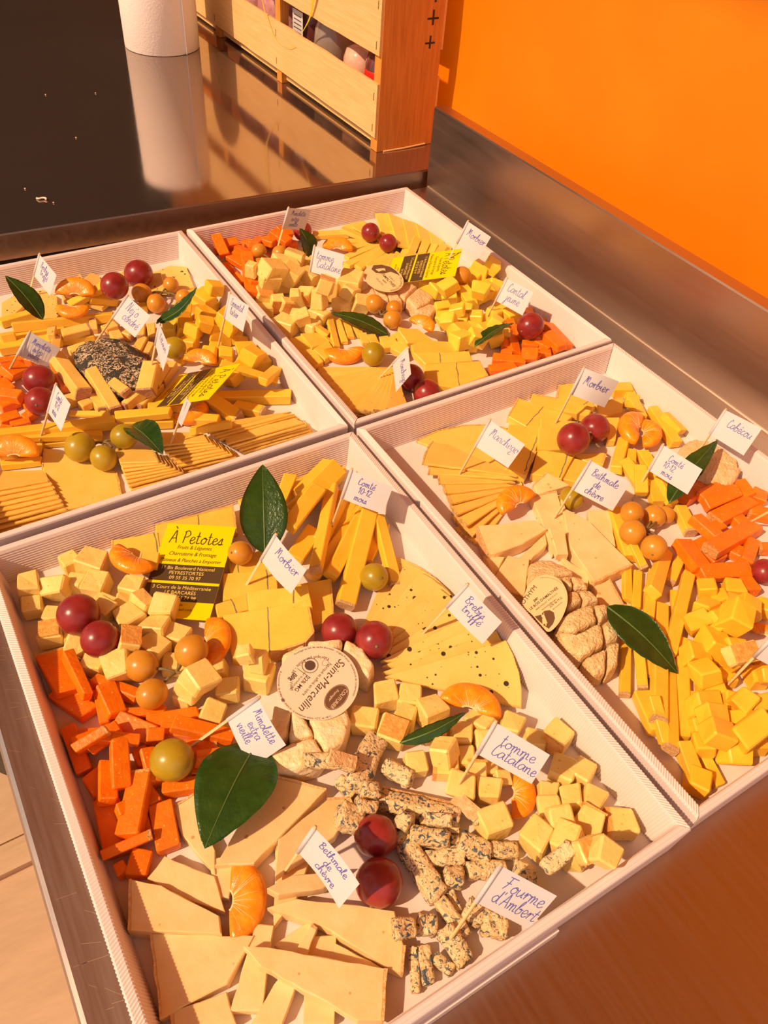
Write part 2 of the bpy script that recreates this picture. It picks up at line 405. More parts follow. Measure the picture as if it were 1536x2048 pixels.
# ------------------------------------------------------------------ resting heights: what is already lying where
GX0, GY0, GS = -.05, -.05, .0015
GN = (int(.80 / GS), int(1.0 / GS))
HM = np.zeros(GN)
_gx = GX0 + GS * np.arange(GN[0]); _gy = GY0 + GS * np.arange(GN[1])
BOX = ['A']
def in_local(b, x, y):
    ox, oy, th = BOXES[b]; c, s = math.cos(th), math.sin(th); dx, dy = x - ox, y - oy
    return c * dx + s * dy, -s * dx + c * dy
_X, _Y = np.meshgrid(_gx, _gy, indexing='ij')
for b in 'ABCD':
    lx, ly = in_local(b, _X, _Y)
    HM[(lx > .006) & (lx < BW - .006) & (ly > .006) & (ly < BL - .006)] = FLOORZ
def idx(x, y):
    return (np.clip(((np.asarray(x) - GX0) / GS).round().astype(int), 0, GN[0] - 1), np.clip(((np.asarray(y) - GY0) / GS).round().astype(int), 0, GN[1] - 1))
def inside(poly):
    poly = np.asarray(poly); x0, y0 = poly.min(0); x1, y1 = poly.max(0)
    i0, j0 = idx(x0, y0); i1, j1 = idx(x1, y1)
    I, J = np.meshgrid(np.arange(i0, i1 + 1), np.arange(j0, j1 + 1), indexing='ij'); I = I.ravel(); J = J.ravel()
    x, y = _gx[I], _gy[J]; c = np.zeros(len(x), bool); n = len(poly)
    for k in range(n):
        xa, ya = poly[k]; xb, yb = poly[(k + 1) % n]
        cond = ((ya > y) != (yb > y)) & (x < (xb - xa) * (y - ya) / (yb - ya + 1e-15) + xa)
        c ^= cond
    if not c.any():
        i, j = idx(*poly.mean(0)); return np.array([i]), np.array([j])
    return I[c], J[c]
def settle(poly, slope=.35, pct=82, damp=.85):
    poly = np.asarray(poly); cen = poly.mean(0); I, J = inside(cen + (poly - cen) * .9)
    h = HM[I, J]; x = _gx[I] - cen[0]; y = _gy[J] - cen[1]
    b = c = 0.0
    if len(h) > 6 and h.max() - h.min() > .0008:
        A = np.c_[np.ones_like(x), x, y]; q = np.linalg.lstsq(A, h, rcond=None)[0]; b, c = damp * q[1], damp * q[2]
        k = math.hypot(b, c)
        if k > slope: b, c = b * slope / k, c * slope / k
    a = np.percentile(h - b * x - c * y, pct)
    return a - b * cen[0] - c * cen[1], b, c
def stamp(poly, a, b, c):
    I, J = inside(poly); HM[I, J] = np.maximum(HM[I, J], a + b * _gx[I] + c * _gy[J])
def keep_in(V):
    """shift a thing's vertices so that it does not pass through its box's walls"""
    V = np.asarray(V); b = BOX[0]; lx, ly = in_local(b, V[:, 0], V[:, 1])
    off = np.where(V[:, 2] < RIM + .001, .0068 + .0056 * (1 - np.clip(V[:, 2], 0, RIM) / RIM), -1.)
    lo = np.maximum(0, off - lx)[off > 0]; hi = np.maximum(0, lx - (BW - off))[off > 0]
    lo2 = np.maximum(0, off - ly)[off > 0]; hi2 = np.maximum(0, ly - (BL - off))[off > 0]
    z = lambda a: a.max() if len(a) else 0
    sx = z(lo) - z(hi); sy = z(lo2) - z(hi2); th = BOXES[b][2]
    return np.array([math.cos(th) * sx - math.sin(th) * sy, math.sin(th) * sx + math.cos(th) * sy, 0])
def hit(X, Y):
    d = ray(X, Y)
    for z in np.arange(.085, .0, -.0007):
        p = CAM + d * ((z - CAM[2]) / d[2]); i, j = idx(p[0], p[1])
        if HM[i, j] >= z: return p
    return at_z(X, Y, .0045)

AUTO, LM = [], []
# ------------------------------------------------------------------ cut pieces of cheese
def bar_rings(L, w, t, rnd, rough=0., bend=0., taper=.06):
    """a cut bar along x, centred, with small bevels; rough > 0 crumbles it"""
    b = min(.0011, .09 * min(w, t)); R = []
    hw, ht = w / 2, t / 2
    base = [(-hw + b, -ht), (hw - b, -ht), (hw, -ht + b), (hw, ht - b), (hw - b, ht), (-hw + b, ht), (-hw, ht - b), (-hw, -ht + b)]
    if rough:
        base = []
        for k in range(20):
            a = 2 * math.pi * (k + .5) / 20; c, s = math.cos(a), math.sin(a); q = 1 / max(abs(c), abs(s)) * .97
            base.append((hw * c * min(q, 1.28), ht * s * min(q, 1.28)))
    sk0, sk1 = rnd.uniform(-.16, .16), rnd.uniform(-.16, .16); sz0, sz1 = rnd.uniform(-.12, .12), rnd.uniform(-.12, .12)
    tp0, tp1 = 1 + rnd.uniform(-taper, taper), 1 + rnd.uniform(-taper, taper)
    ns = 9 if rough else (2 if L < 2.2 * w else 5)
    xs = [-L / 2] + list(np.linspace(-L / 2 + b, L / 2 - b, ns)) + [L / 2]
    seed = rnd.random() * 50; jm = .07 * min(w, t)
    J = {(e, a, c): (rnd.uniform(-jm, jm), rnd.uniform(-jm, jm), rnd.uniform(-jm, jm)) for e in (0, 1) for a in (0, 1) for c in (0, 1)}
    for i, x in enumerate(xs):
        u = (x + L / 2) / L; f = (1 - 2.0 * b / min(w, t)) if i in (0, len(xs) - 1) else 1.0
        f *= tp0 + (tp1 - tp0) * u
        r = []
        for y, z in base:
            yy, zz = y * f, z * f
            xx = x + (1 - u) * (sk0 * yy + sz0 * zz) + u * (sk1 * yy + sz1 * zz)
            fy, fz = y / w + .5, z / t + .5
            for (e_, a_, c_), jv in J.items():
                wt = (u if e_ else 1 - u) * (fy if a_ else 1 - fy) * (fz if c_ else 1 - fz); xx += jv[0] * wt; yy += jv[1] * wt; zz += jv[2] * wt
            if rough:
                nv = noise.noise(Vector((xx * 170 + seed, yy * 170, zz * 170))) + .6 * noise.noise(Vector((xx * 420, yy * 420 + seed, zz * 420)))
                yy *= 1 + rough * nv; zz *= 1 + rough * nv; xx += rough * .006 * noise.noise(Vector((yy * 300, zz * 300, seed + i * .1)))
            zz += bend * (1 - (2 * u - 1) ** 2)
            r.append((xx, yy, zz))
        R.append(r)
    return R
RN = random.Random(3)
def bar(x1, y1, x2, y2, w, t, material, name, label, cat, group, rind=None, rough=0., maxtop=.05, slope=.4, pct=80, wm=None, tm=None, bend=0.):
    a1, a2 = g(x1, y1), g(x2, y2)
    pl = (FLOORZ, 0., 0.)
    for it in range(3):
        mid = pl[0] + .006
        p1 = at_plane(*a1, mid, pl[1], pl[2]); p2 = at_plane(*a2, mid, pl[1], pl[2])
        ww = wm or msize(w, (p1 + p2) / 2); tt = tm or (t if t < .05 else t * ww)
        p1 = at_plane(*a1, pl[0] + tt / 2, pl[1], pl[2]); p2 = at_plane(*a2, pl[0] + tt / 2, pl[1], pl[2])
        d = (p2 - p1)[:2]; L = np.linalg.norm(d); u = d / (L + 1e-9); v = np.array([-u[1], u[0]]); cen = (p1 + p2)[:2] / 2
        L = max(L, .005)
        foot = [cen + u * sx * L / 2 + v * sy * ww / 2 for sx, sy in ((-1, -1), (1, -1), (1, 1), (-1, 1))]
        pl = settle(foot, slope, pct)
        over = pl[0] + pl[1] * cen[0] + pl[2] * cen[1] + tt - maxtop
        if over > 0: pl = (pl[0] - over, pl[1], pl[2])
    U = np.array([u[0], u[1], pl[1] * u[0] + pl[2] * u[1]]); L3 = L * np.linalg.norm(U); U /= np.linalg.norm(U)
    N = np.array([-pl[1], -pl[2], 1.]); N -= U * (N @ U); N /= np.linalg.norm(N); Vv = np.cross(N, U)
    C = np.array([cen[0], cen[1], pl[0] + pl[1] * cen[0] + pl[2] * cen[1] + tt / 2])
    tw = RN.uniform(-.05, .05); Vv, N = Vv * math.cos(tw) + N * math.sin(tw), N * math.cos(tw) - Vv * math.sin(tw)
    R = bar_rings(L3, ww, tt, RN, rough, bend)
    T = lambda r: [C + U * p[0] + Vv * p[1] + N * p[2] for p in r]
    RR = [T(r) for r in R]; AR = np.array(RR).reshape(-1, 3); sh = keep_in(AR); sh[2] = max(0., FLOORZ - AR[:, 2].min()); C = C + sh
    RR = [T(r) for r in R]
    o = mk(name, *rings(RR), material, smooth=bool(rough), label=label, cat=cat, group=group)
    AUTO.append((o, BOX[0], C.copy(), L3, C[2] + tt / 2, bool(rind)))
    rm = material + '_rind'
    if rind and rm in MATS:
        for side in rind:
            if side in 'ab':
                e = R[1] if side == 'a' else R[-2]; s = -1 if side == 'a' else 1
                q0 = [(p[0] - s * .0004, p[1] * 1.015, p[2] * 1.015) for p in e]; q1 = [(p[0] + s * .0019, p[1] * .99, p[2] * .99) for p in e]
                mk('rind', *rings([T(q0), T(q1)]), rm, parent=o)
            elif side == 't':
                z = max(p[2] for r in R for p in r)
                q = [(-L3 / 2 * .97, -ww * .47), (L3 / 2 * .97, -ww * .47), (L3 / 2 * .97, ww * .47), (-L3 / 2 * .97, ww * .47)]
                mk('rind', *rings([T([(x, y, z - .0006) for x, y in q]), T([(x * .97, y * .97, z + .0007) for x, y in q])]), rm, parent=o)
            elif side in 'lr':
                s = 1 if side == 'l' else -1
                q = [(-L3 / 2 * .97, -tt * .47), (L3 / 2 * .97, -tt * .47), (L3 / 2 * .97, tt * .47), (-L3 / 2 * .97, tt * .47)]
                mk('rind', *rings([T([(x, s * (ww / 2 - .0006), z) for x, z in q]), T([(x, s * (ww / 2 + .0008), z) for x, z in q])]), rm, parent=o)
    stamp([p + sh[:2] for p in foot], pl[0] + tt * .93, pl[1], pl[2])
    return o
def cube(x, y, s, ang, material, name, label, cat, group, rind=None, hs=.95, **k):
    a = math.radians(ang); s *= 1.07; s2 = s * RN.uniform(.92, 1.06) / 2
    return bar(x - math.cos(a) * s2, y - math.sin(a) * s2, x + math.cos(a) * s2, y + math.sin(a) * s2, s * RN.uniform(.9, 1.08), hs * RN.uniform(.9, 1.1), material, name, label, cat, group, rind=rind, **k)
def bars(rows, material, name, label, cat, group, t=.8, rind='', **k):
    for r in rows:
        rr = r[5] if len(r) > 5 and isinstance(r[5], str) else rind
        bar(*r[:5], t, material, name, label, cat, group, rind=rr, **k)
def cubes(rows, material, name, label, cat, group, rlabel=None, **k):
    for r in rows:
        r = list(r) + [RN.choice((-14, -6, 4, 10, 22))] * (len(r) < 4)
        rd = r[4] if len(r) > 4 else None; hs = r[5] if len(r) > 5 else .95
        cube(*r[:4], material, name, (rlabel if rd and rlabel else label), cat, group, rind=rd, hs=hs, **k)

def subdiv(P, step=.006, jit=.00025):
    out, edge = [], []
    n = len(P)
    for i in range(n):
        a, b = P[i], P[(i + 1) % n]; k = max(1, int(np.linalg.norm(b - a) / step))
        for q in range(k):
            p = a + (b - a) * q / k
            if q: p = p + np.array([RN.uniform(-jit, jit), RN.uniform(-jit, jit), 0])
            out.append(p); edge.append(i)
    return out, edge
def slab(pts, t, material, name, label, cat, group, rind=(), vein=None, maxtop=.05, slope=.35, pct=85, jit=.00025, damp=.85, world=False):
    px = pts if world else [g(*p[:2]) for p in pts]
    pl = (FLOORZ, 0., 0.)
    for it in range(3):
        P = [at_plane(X, Y, pl[0] + t, pl[1], pl[2]) for X, Y in px]
        xy = np.array([p[:2] for p in P]); pl = settle(xy, slope, pct, damp); c = xy.mean(0)
        over = pl[0] + pl[1] * c[0] + pl[2] * c[1] + t - maxtop
        if over > 0: pl = (pl[0] - over, pl[1], pl[2])
    P = [at_plane(X, Y, pl[0] + t, pl[1], pl[2]) for X, Y in px]
    dn = np.array([0, 0, 1.0]) * t
    sh = keep_in(np.array(P + [p - dn for p in P])); P = [p + sh for p in P]
    area = sum(P[i][0] * P[(i + 1) % len(P)][1] - P[(i + 1) % len(P)][0] * P[i][1] for i in range(len(P)))
    flip = area < 0
    Q, E = subdiv(P, jit=jit); cen = np.mean(Q, 0); b = min(.0007, t * .25)
    ins = lambda p, d: p + (cen - p) / (np.linalg.norm(cen - p) + 1e-9) * d
    z = lambda p, h: p - np.array([0, 0, h])
    R = [[z(ins(p, b), t) for p in Q], [z(p, t - b) for p in Q], [z(p, b) for p in Q], [ins(p, b) for p in Q]]
    if flip: R = [r[::-1] for r in R]
    o = mk(name, *rings(R), material, label=label, cat=cat, group=group)
    AUTO.append((o, BOX[0], np.mean(P, 0), math.sqrt(abs(area)), pl[0] + pl[1] * cen[0] + pl[2] * cen[1] + t, bool(rind)))
    rm = material + '_rind'
    for e in rind:
        path = [q for q, k in zip(Q, E) if k == e] + [P[(e + 1) % len(P)]]
        d = path[-1] - path[0]; nn = np.array([d[1], -d[0], 0]); nn /= np.linalg.norm(nn) + 1e-9
        if flip: nn = -nn
        ro = [np.array([RN.uniform(.0006, .0014)]) for _ in path]
        sec = []
        for p, r in zip(path, ro):
            sec.append([z(p, t) - nn * .0003, z(p, t) + nn * r[0], p + nn * r[0] + np.array([0, 0, .0002]), p - nn * .0004 + np.array([0, 0, .0003])])
        mk('rind', *rings(sec), rm, parent=o)
    if vein:
        a, bq = [at_plane(*((X, Y) if world else g(X, Y)), pl[0] + t, pl[1], pl[2]) + sh for X, Y in vein]
        n = max(4, int(np.linalg.norm(bq - a) / .004)); d = (bq - a) / n; pr = np.array([-d[1], d[0], 0]); pr /= np.linalg.norm(pr) + 1e-9
        sec = []; sd_ = RN.random() * 40
        for i in range(n + 1):
            p = a + d * i + pr * .0012 * noise.noise(Vector((i * .5, sd_, 0))); w = .00035 + .0005 * abs(noise.noise(Vector((i * .9, sd_, 3))))
            up = np.array([0, 0, .00015])
            sec.append([z(p, t) - pr * w, z(p, t) + pr * w, p + pr * w + up, p - pr * w + up])
        mk('ash_line', *rings(sec), 'ash', parent=o)
    stamp([p[:2] for p in P], pl[0] + t, pl[1], pl[2])
    return o
def fan(n, a0, c0, a1, c1, half, t, material, name, label, cat, group, rind=True, arc=5, **k):
    """n wedge slices laid one over the other from (apex a0, rim middle c0) to (a1, c1)"""
    for i in range(n):
        u = i / (n - 1); ap = at_z(*g(*(np.array(a0) * (1 - u) + np.array(a1) * u)), .014); cc = at_z(*g(*(np.array(c0) * (1 - u) + np.array(c1) * u)), .014)
        d = (cc - ap)[:2]; r = np.linalg.norm(d) * RN.uniform(.97, 1.03); th = math.atan2(d[1], d[0]) + math.radians(RN.uniform(-1.5, 1.5))
        poly = [ap] + [np.array([ap[0] + r * math.cos(th + math.radians(q)), ap[1] + r * math.sin(th + math.radians(q)), .014]) for q in np.linspace(-half, half, arc)]
        px = [topx(p) for p in poly]
        slab(px, t, material, name, label, cat, group, rind=tuple(range(1, arc)) if rind else (), world=True, **k)
def topx(p):
    q = np.asarray(p) - CAM; d = q @ FW
    return (W / 2 + FPX * (q @ RT) / d, H / 2 - FPX * (q @ UP) / d)
def shingle(n, q0, q1, t, material, name, label, cat, group, rind=(), **k):
    for i in range(n):
        u = i / (n - 1); pts = [tuple(np.array(a) * (1 - u) + np.array(b) * u + np.array([RN.uniform(-4, 4), RN.uniform(-3, 3)])) for a, b in zip(q0, q1)]
        slab(pts, t, material, name, label, cat, group, rind=rind, **k)
def puff(pts, h, material, parent, name='piece', sink=0., rnd_=.0035, base=None, amp=.0008, dome=None):
    """a soft-ripened lump: rounded top, wrinkled skin, following an outline seen in the picture"""
    px = [g(*p) for p in pts]; zb = FLOORZ if base is None else base
    P = [at_z(X, Y, zb + h * .8) for X, Y in px]
    sh = keep_in(np.array(P)); P = [p + sh for p in P]
    area = sum(P[i][0] * P[(i + 1) % len(P)][1] - P[(i + 1) % len(P)][0] * P[i][1] for i in range(len(P)))
    if area < 0: P = P[::-1]
    Q = []
    for i in range(len(P)):                      # straight cut edges with softened corners
        a, b_ = P[i], P[(i + 1) % len(P)]; k = max(2, int(np.linalg.norm(b_ - a) / .0014)); Q += [a + (b_ - a) * q / k for q in range(k)]
    for it in range(2): Q = [(Q[i - 1] + 2 * Q[i] + Q[(i + 1) % len(Q)]) / 4 for i in range(len(Q))]
    P = Q; cen = np.mean(P, 0); R = []
    rmin = min(np.linalg.norm(p - cen) for p in P)
    for ins, z in ((.0006, 0), (0, .1), (0, .5), (.0002, .76), (.0007, .90), (.0017, .975), (.0035, 1.0), (.010, 1.0), (.02, 1.0)):
        r = []
        for p in P:
            d = cen - p; dl = np.linalg.norm(d) + 1e-9; q = p + d / dl * min(ins, dl * .93 if ins > .015 else dl * (.3 + 20 * ins))
            dm = 1 - (.42 * min(1, np.linalg.norm((q - dome[0])[:2]) / dome[1]) ** 2.2 if dome else 0)
            q = np.array([q[0], q[1], zb + h * z * dm])
            nv = noise.noise(Vector(q * 160)) + .5 * noise.noise(Vector(q * 420))
            q = q + np.array([0, 0, amp * nv * (z > .3)]) - d / dl * amp * nv * (.05 < z < .95)
            r.append(q)
        R.append(r)
    o = mk(name, *rings(R), material, parent=parent, smooth=True)
    stamp([p[:2] for p in P], zb + h * .95, 0, 0)
    return o
def lump(oname, label, cat, polys, h, material, **k):
    FULLP = [g(*p) for q in polys for p in q]; c = np.mean(FULLP, 0); p = at_z(c[0], c[1], FLOORZ)
    e = empty(oname, p, label, cat)
    W3 = np.array([at_z(X, Y, FLOORZ + h * .8) for X, Y in FULLP]); cc = (W3.min(0) + W3.max(0)) / 2
    k['dome'] = (cc, max(np.linalg.norm((w - cc)[:2]) for w in W3) * 1.02)
    for q in polys: puff(q, h, material, e, **k)
    return e

# ------------------------------------------------------------------ fruit and leaves
def sphere(c, r, ax=(1, 1, 1), rot=None, nu=28, nv=16):
    V = []; F = []
    for i in range(nv + 1):
        th = math.pi * i / nv
        rr = 1 - .05 * math.exp(-(th / .22) ** 2) - .03 * math.exp(-((math.pi - th) / .2) ** 2)
        for j in range(nu):
            ph = 2 * math.pi * j / nu
            p = Vector((math.sin(th) * math.cos(ph) * ax[0], math.sin(th) * math.sin(ph) * ax[1], math.cos(th) * ax[2])) * (r * rr)
            if rot is not None: p = rot @ p
            V.append(np.array(p) + c)
    for i in range(nv):
        for j in range(nu):
            k = (j + 1) % nu; F.append((i * nu + j, (i + 1) * nu + j, (i + 1) * nu + k, i * nu + k))
    return V, F
def rest_ball(X, Y, rpx):
    z = .02
    for it in range(6):
        p = at_z(X, Y, z); r = rpx * depth(p) / FPX
        I, J = inside([p[:2] + .75 * r * np.array([math.cos(a), math.sin(a)]) for a in np.linspace(0, 6.283, 12)[:-1]])
        dd = np.hypot(_gx[I] - p[0], _gy[J] - p[1]); q = HM[I, J] + np.sqrt(np.maximum(r * r - dd * dd, 0))
        z = .5 * z + .5 * (np.percentile(q, 97) - .0001)
    p = at_z(X, Y, z); return p, r
def grape(X, Y, rpx, material, label=None, group=None, parent=None, ax=None, pole=None):
    p, r = rest_ball(X, Y, rpx)
    ax = ax or (1, 1, RN.uniform(1.0, 1.1))
    rot = Matrix.Rotation(RN.uniform(0, 6.28), 3, 'Z') @ Matrix.Rotation(RN.uniform(.9, 1.9), 3, 'X')
    if pole is not None: rot = Vector(pole).to_track_quat('Z', 'Y').to_matrix()
    if True:
        p = p + keep_in(np.array([p + r * np.array(v) for v in ((1, 0, 0), (-1, 0, 0), (0, 1, 0), (0, -1, 0))]))
    V, F = sphere(p, r / (sum(ax) / 3), ax, rot)
    o = mk('grape', V, F, material, parent=parent, smooth=True, label=label, cat=None if parent else 'grape', group=group)
    d = np.array(rot @ Vector((0, 0, 1))); c = p + d * r * .955 * ax[2] / (sum(ax) / 3)
    mk('stem_scar', *sphere(c, r * .10, (1, 1, .6), rot, 8, 5), 'grape_stem', parent=o, smooth=True)
    stamp([p[:2] + .7 * r * np.array([math.cos(a), math.sin(a)]) for a in np.linspace(0, 6.283, 12)[:-1]], p[2] + .7 * r, 0, 0)
    return o, p, r
def cluster(items, material, label, group=None, centre=None, name='grape_cluster', extra=None):
    c = items[0]; p = at_z(c[0], c[1], .006)
    e = empty(name, p, label, 'grapes', group)
    res = []
    for it in items: res.append(grape(*it, material, parent=e))
    mx, my = centre or np.mean([it[:2] for it in items], 0)
    hub = hit(mx, my); hub = at_z(mx, my, np.mean([r[1][2] for r in res]) - .002)
    T = []
    for o, q, r in res:
        d = hub - q; d /= np.linalg.norm(d) + 1e-9; a = q + d * r * .9; mid = (a + hub) / 2 + np.array([0, 0, .0015])
        T.append(tube(smoothpts([a, mid, hub], 4), .0011, 6))
    T.append(tube(smoothpts([hub, hub + np.array([.003, -.004, .002]), hub + np.array([.005, -.010, .001])], 4), .0011, 6))
    mk('stem', *join(T), 'grape_stem', parent=e, smooth=True)
    return e
def mandarin(X, Y, lenpx, ang, label, roll=0., wide=1.0, lift=0., pith=13):
    """one peeled segment; ang = direction in the picture (degrees, clockwise from right) its round back faces"""
    p0 = hit(X, Y); Ln = lenpx * depth(p0) / FPX; R = Ln * .53; T = R * .58 * wide
    a = math.radians(ang); q = at_z(X + 20 * math.cos(a), Y + 20 * math.sin(a), p0[2]); u = (q - p0); u[2] = 0; u /= np.linalg.norm(u)
    v = np.array([-u[1], u[0], 0]); w = np.array([0, 0, 1.0])
    cr, sr = math.cos(roll), math.sin(roll); u2 = u * cr + w * sr; w2 = w * cr - u * sr
    foot = [p0[:2] + u[:2] * R * (.5 * math.cos(b) - .05) + v[:2] * R * .95 * math.sin(b) for b in np.linspace(0, 6.283, 14)[:-1]]
    pl = settle(foot, 0.0, 78); half = T * .5 + abs(sr) * R * .30
    cz = pl[0] + half + lift; C = at_z(X, Y, cz); C = C - u * R * .42 * cr
    N = 20; RR = []
    def pt(phi, k):
        tap = max(.04, math.cos(phi * .80)) ** .5
        th = 2 * math.pi * k / 16; rad = math.cos(th); s = math.sin(th)
        rr = R * (.56 + .44 * rad); thick = T * .5 * (.42 + .58 * ((rad + 1) / 2) ** .7) * tap
        rr = R * .60 + (rr - R * .60) * (tap ** .55)
        rr *= 1 - .06 * math.cos(phi * 2.0)
        x = rr * math.cos(phi); y = rr * math.sin(phi) * 1.02
        return x, y, s * thick
    for i in range(N + 1):
        phi = -1.5 + 3.0 * i / N
        RR.append([C + u2 * x + v * y + w2 * z for x, y, z in [pt(phi, k) for k in range(16)]])
    sh = keep_in(np.array(RR).reshape(-1, 3)); C = C + sh; RR = [[q + sh for q in r] for r in RR]
    o = mk('mandarin_segment', *rings(RR), 'mandarin', smooth=True, label=label, cat='mandarin', group='peeled mandarin segments')
    S = []
    for i in range(pith):
        phi = -1.25 + 2.5 * i / (pith - 1) + RN.uniform(-.2, .2); pts = []
        for k in np.linspace(7.2, RN.uniform(1.2, 5.5), 6):
            x, y, z = pt(phi * (1 - .07 * (7.2 - k) / 4) , k); pts.append(C + u2 * x + v * y + w2 * (z + .00012))
        S.append(tube(pts, RN.uniform(.00012, .0003), 5, .00006))
    path = [C + u2 * x + v * y + w2 * z for x, y, z in [pt(f, 7.6) for f in np.linspace(-1.45, 1.45, 14)]]
    S.append(tube(path, .0007, 6))
    mk('pith', *join(S), 'pith', parent=o, smooth=True)
    stamp([q + sh[:2] for q in foot], pl[0] + T * .8, 0, 0)
    return o
def leaf(base, tip, wpx, label, zb=None, zt=None, roll=0., arch=.004, fold=.25, curl=0.):
    """glossy leaf from stalk to tip, both seen in the picture"""
    B0, T0 = g(*base), g(*tip); b = hit(*B0); t = hit(*T0)
    b = at_z(*B0, (b[2] if zb is None else zb) + .002); t = at_z(*T0, (t[2] if zt is None else zt) + .002)
    d = t - b; Ln = np.linalg.norm(d); u = d / Ln; s = np.cross([0, 0, 1.0], u); s /= np.linalg.norm(s); nrm = np.cross(u, s)
    c, q = math.cos(roll), math.sin(roll); s, nrm = s * c + nrm * q, nrm * c - s * q
    wm = wpx / CR[2] * depth((b + t) / 2) / FPX; N, K = 22, 10; top = []
    lift = 0
    def pos(i, k):
        f = i / N; y = (k / K) * 2 - 1
        wd = wm / 2 * (math.sin(math.pi * min(1, f ** .86)) ** .8) * (1 - .25 * f) * 1.12
        z = arch * math.sin(math.pi * f) * 4 * .25 + fold * abs(y) * wd + .0004 * math.sin(f * 40) * abs(y) + curl * f * f * Ln
        return b + u * (f * Ln) + s * (y * wd) + nrm * z
    for i_ in range(2, N):
        for k_ in range(K + 1):
            p = pos(i_, k_); i, j = idx(p[0], p[1]); lift = max(lift, min(.016, HM[i, j] + .0006 - p[2]))
    up = np.array([0, 0, lift]); V = []; F = []
    for sgn in (0, 1):
        for i in range(N + 1):
            for k in range(K + 1): V.append(pos(i, k) + up - nrm * .0004 * sgn)
    M_ = (N + 1) * (K + 1)
    for i in range(N):
        for k in range(K):
            a = i * (K + 1) + k; F.append((a, a + 1, a + K + 2, a + K + 1)); F.append((M_ + a, M_ + a + K + 1, M_ + a + K + 2, M_ + a + 1))
        for k in (0, K):
            a = i * (K + 1) + k; F.append((a, a + K + 1, M_ + a + K + 1, M_ + a))
    V = np.array(V); sh = keep_in(V); V = V + sh
    o = mk('leaf', V, F, 'leaf', smooth=True, label=label, cat='leaf', group='mandarin leaves on the cheese')
    mk('midrib', *tube([pos(i, K / 2) + up + sh + nrm * .0001 for i in range(N + 1)], .00075, 6, .0002), 'leaf_rib', parent=o, smooth=True)
    return o

